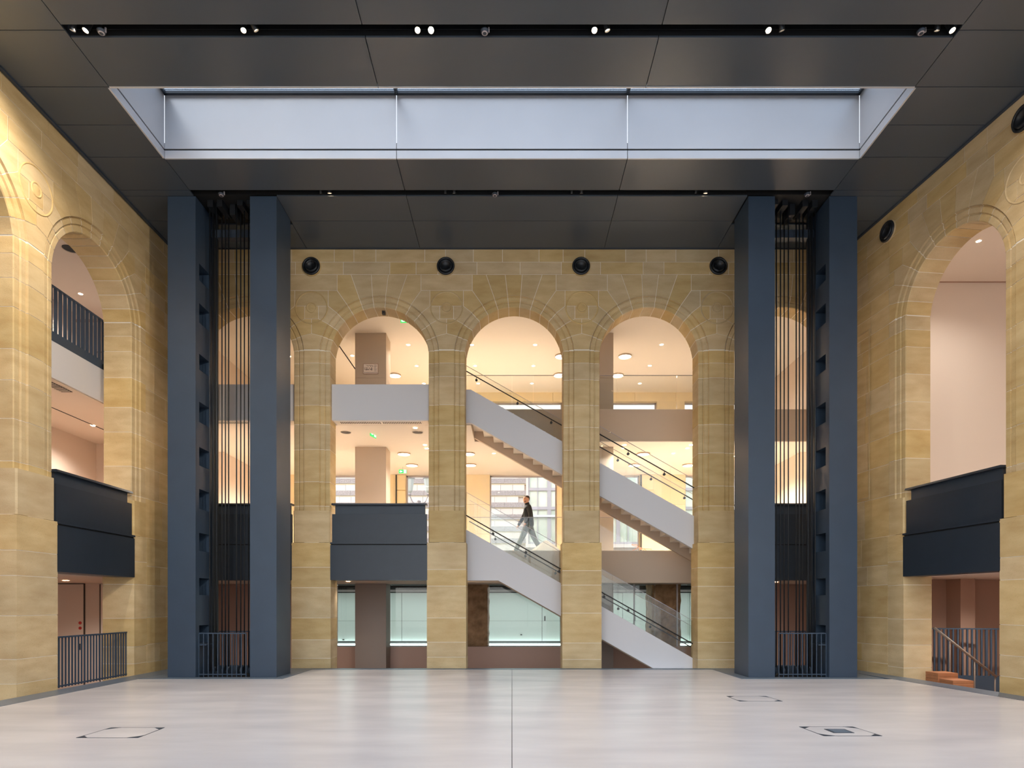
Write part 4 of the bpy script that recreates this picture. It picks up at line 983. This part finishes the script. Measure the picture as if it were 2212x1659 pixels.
# local: x to the right of picture, he walks towards -x; z up; height 1.78
pel = (.03, 0, .93)
hipF, hipB = (.0, -.09, .9), (.04, .09, .9)
kneeF, kneeB = (-.17, -.1, .5), (.2, .09, .49)
ankF, ankB = (-.37, -.1, .1), (.38, .09, .17)
chest = (.0, 0, 1.25); neck = (-.01, 0, 1.46); 
shF, shB = (.03, -.19, 1.4), (-.02, .19, 1.4)
elF, elB = (.08, -.27, 1.12), (-.14, .23, 1.13)
wrF, wrB = (-.04, -.24, .93), (-.27, .2, .92)
body = skin('body', [
    [pel + ((.11, .13),), (.02, 0, 1.08, (.1, .12)), chest + ((.1, .13),), (-.01, 0, 1.38, (.07, .09)), neck + (.058,), (-.025, 0, 1.54, .055), (-.055, -.02, 1.60, (.092, .082)), (-.045, -.01, 1.69, (.112, .096)), (-.04, -.01, 1.75, (.088, .082))],
    [pel + (.13,), hipF + (.085,), kneeF + (.058,), ankF + (.04,), (-.49, -.1, .05, .034)],
    [pel + (.13,), hipB + (.085,), kneeB + (.058,), ankB + (.04,), (.31, .09, .05, .034)],
    [(-.01, 0, 1.38, .07), shF + (.04,), elF + (.042,), wrF + (.028,), (-.08, -.235, .89, (.03, .02)), (-.115, -.23, .85, (.02, .014))],
    [(-.01, 0, 1.38, .07), shB + (.04,), elB + (.042,), wrB + (.028,), (-.3, .195, .87, (.03, .02)), (-.32, .19, .83, (.02, .014))]], 'skin', man)
# fingers, each rooted in the palm
for pc, k0, base in (((-.1, -.23, .87), -1, 'F'), ((-.31, .192, .85), 1, 'B')):
    for i in range(4):
        y = pc[1] + (i - 1.5) * .018; L_ = (.06, .07, .075, .06)[i]
        skin('finger', [[(pc[0], y, pc[2], .0095), (pc[0] - .018, y, pc[2] - L_ * .5, .0085), (pc[0] - .012, y, pc[2] - L_, .007)]], 'skin', man, 1)
    skin('thumb', [[(pc[0] + .0, pc[1] - .03, pc[2] + .02, .011), (pc[0] - .035, pc[1] - .04, pc[2] - .01, .01), (pc[0] - .04, pc[1] - .035, pc[2] - .04, .008)]], 'skin', man, 1)
skin('jumper', [
    [(.05, 0, .80, (.12, .15)), (.05, 0, .88, (.165, .185)), (.03, 0, 1.08, (.155, .18)), (.005, 0, 1.25, (.165, .205)), (-.01, 0, 1.38, (.135, .17)), (-.015, 0, 1.49, (.085, .085)), (-.025, 0, 1.56, (.08, .08)), (-.03, 0, 1.6, (.05, .05))],
    [(-.01, 0, 1.38, .115), shF + (.085,), elF + (.066,), (-.03, -.24, .95, .05), (-.075, -.235, .895, .042)],
    [(-.01, 0, 1.38, .115), shB + (.085,), elB + (.066,), (-.262, .202, .935, .05), (-.295, .196, .88, .042)]], 'shirt', man)
skin('trousers', [
    [(.035, 0, 1.0, (.135, .155)), (.035, 0, .92, (.16, .17)), hipF + (.125,), kneeF + (.088,), (-.36, -.1, .12, .07), (-.39, -.1, .05, .06)],
    [(.035, 0, .92, .15), hipB + (.125,), kneeB + (.088,), (.37, .09, .19, .07), (.39, .09, .12, .06)]], 'trousers', man)
for nm, a, b in (('shoe', (-.34, -.1, .045), (-.56, -.1, .075)), ('shoe', (.40, .09, .12), (.27, .09, .04))):
    d = Vector(b) - Vector(a); skin(nm, [[a + ((.05, .042),), tuple(Vector(a) + d * .5) + ((.05, .04),), b + ((.04, .03),)]], 'shoe', man, 1)
# head details: face turned towards the viewer and left
hd = Vector((-.05, -.015, 1.672)); fdir = Vector((-.62, -.78, 0)).normalized(); fs = Vector((-fdir.y, fdir.x, 0))
def hp(f, s, z): p = hd + fdir * f + fs * s; return (p.x, p.y, hd.z + z)
q = MB(); q.lathe([(0, .112), (.045, .107), (.075, .09), (.092, .06), (.098, .03), (.094, -.005), (.08, -.04)], Matrix.Translation(hd + Vector((0, 0, .005)) - fdir * .03), 20); q.build('hair', 'hair', man, smooth=True)
skin('nose', [[hp(.075, 0, .01) + (.01,), hp(.095, 0, -.015) + (.014,), hp(.085, 0, -.03) + (.012,)]], 'skin', man, 1)
for s in (-1, 1):
    skin('ear', [[hp(-.01, s * .085, .02) + (.012,), hp(-.015, s * .09, -.02) + (.01,)]], 'skin', man, 1)
    MB().lathe([(0, .007), (.007, .005), (.01, 0), (.007, -.005), (0, -.007)], Matrix.Translation(hp(.079, s * .03, .012)), 10).build('eye', 'hair', man, smooth=True)
q = MB(); q.tube([hp(.082, -.025, -.052), hp(.09, 0, -.05), hp(.082, .025, -.052)], .006, 6); q.build('mouth', 'wood', man)
q = MB(); q.lathe([(.04, .0), (.052, -.02), (.042, -.04), (0, -.052)], Matrix.Translation(Vector(hp(.034, 0, -.05))), 14); q.build('beard', 'beard', man, smooth=True)
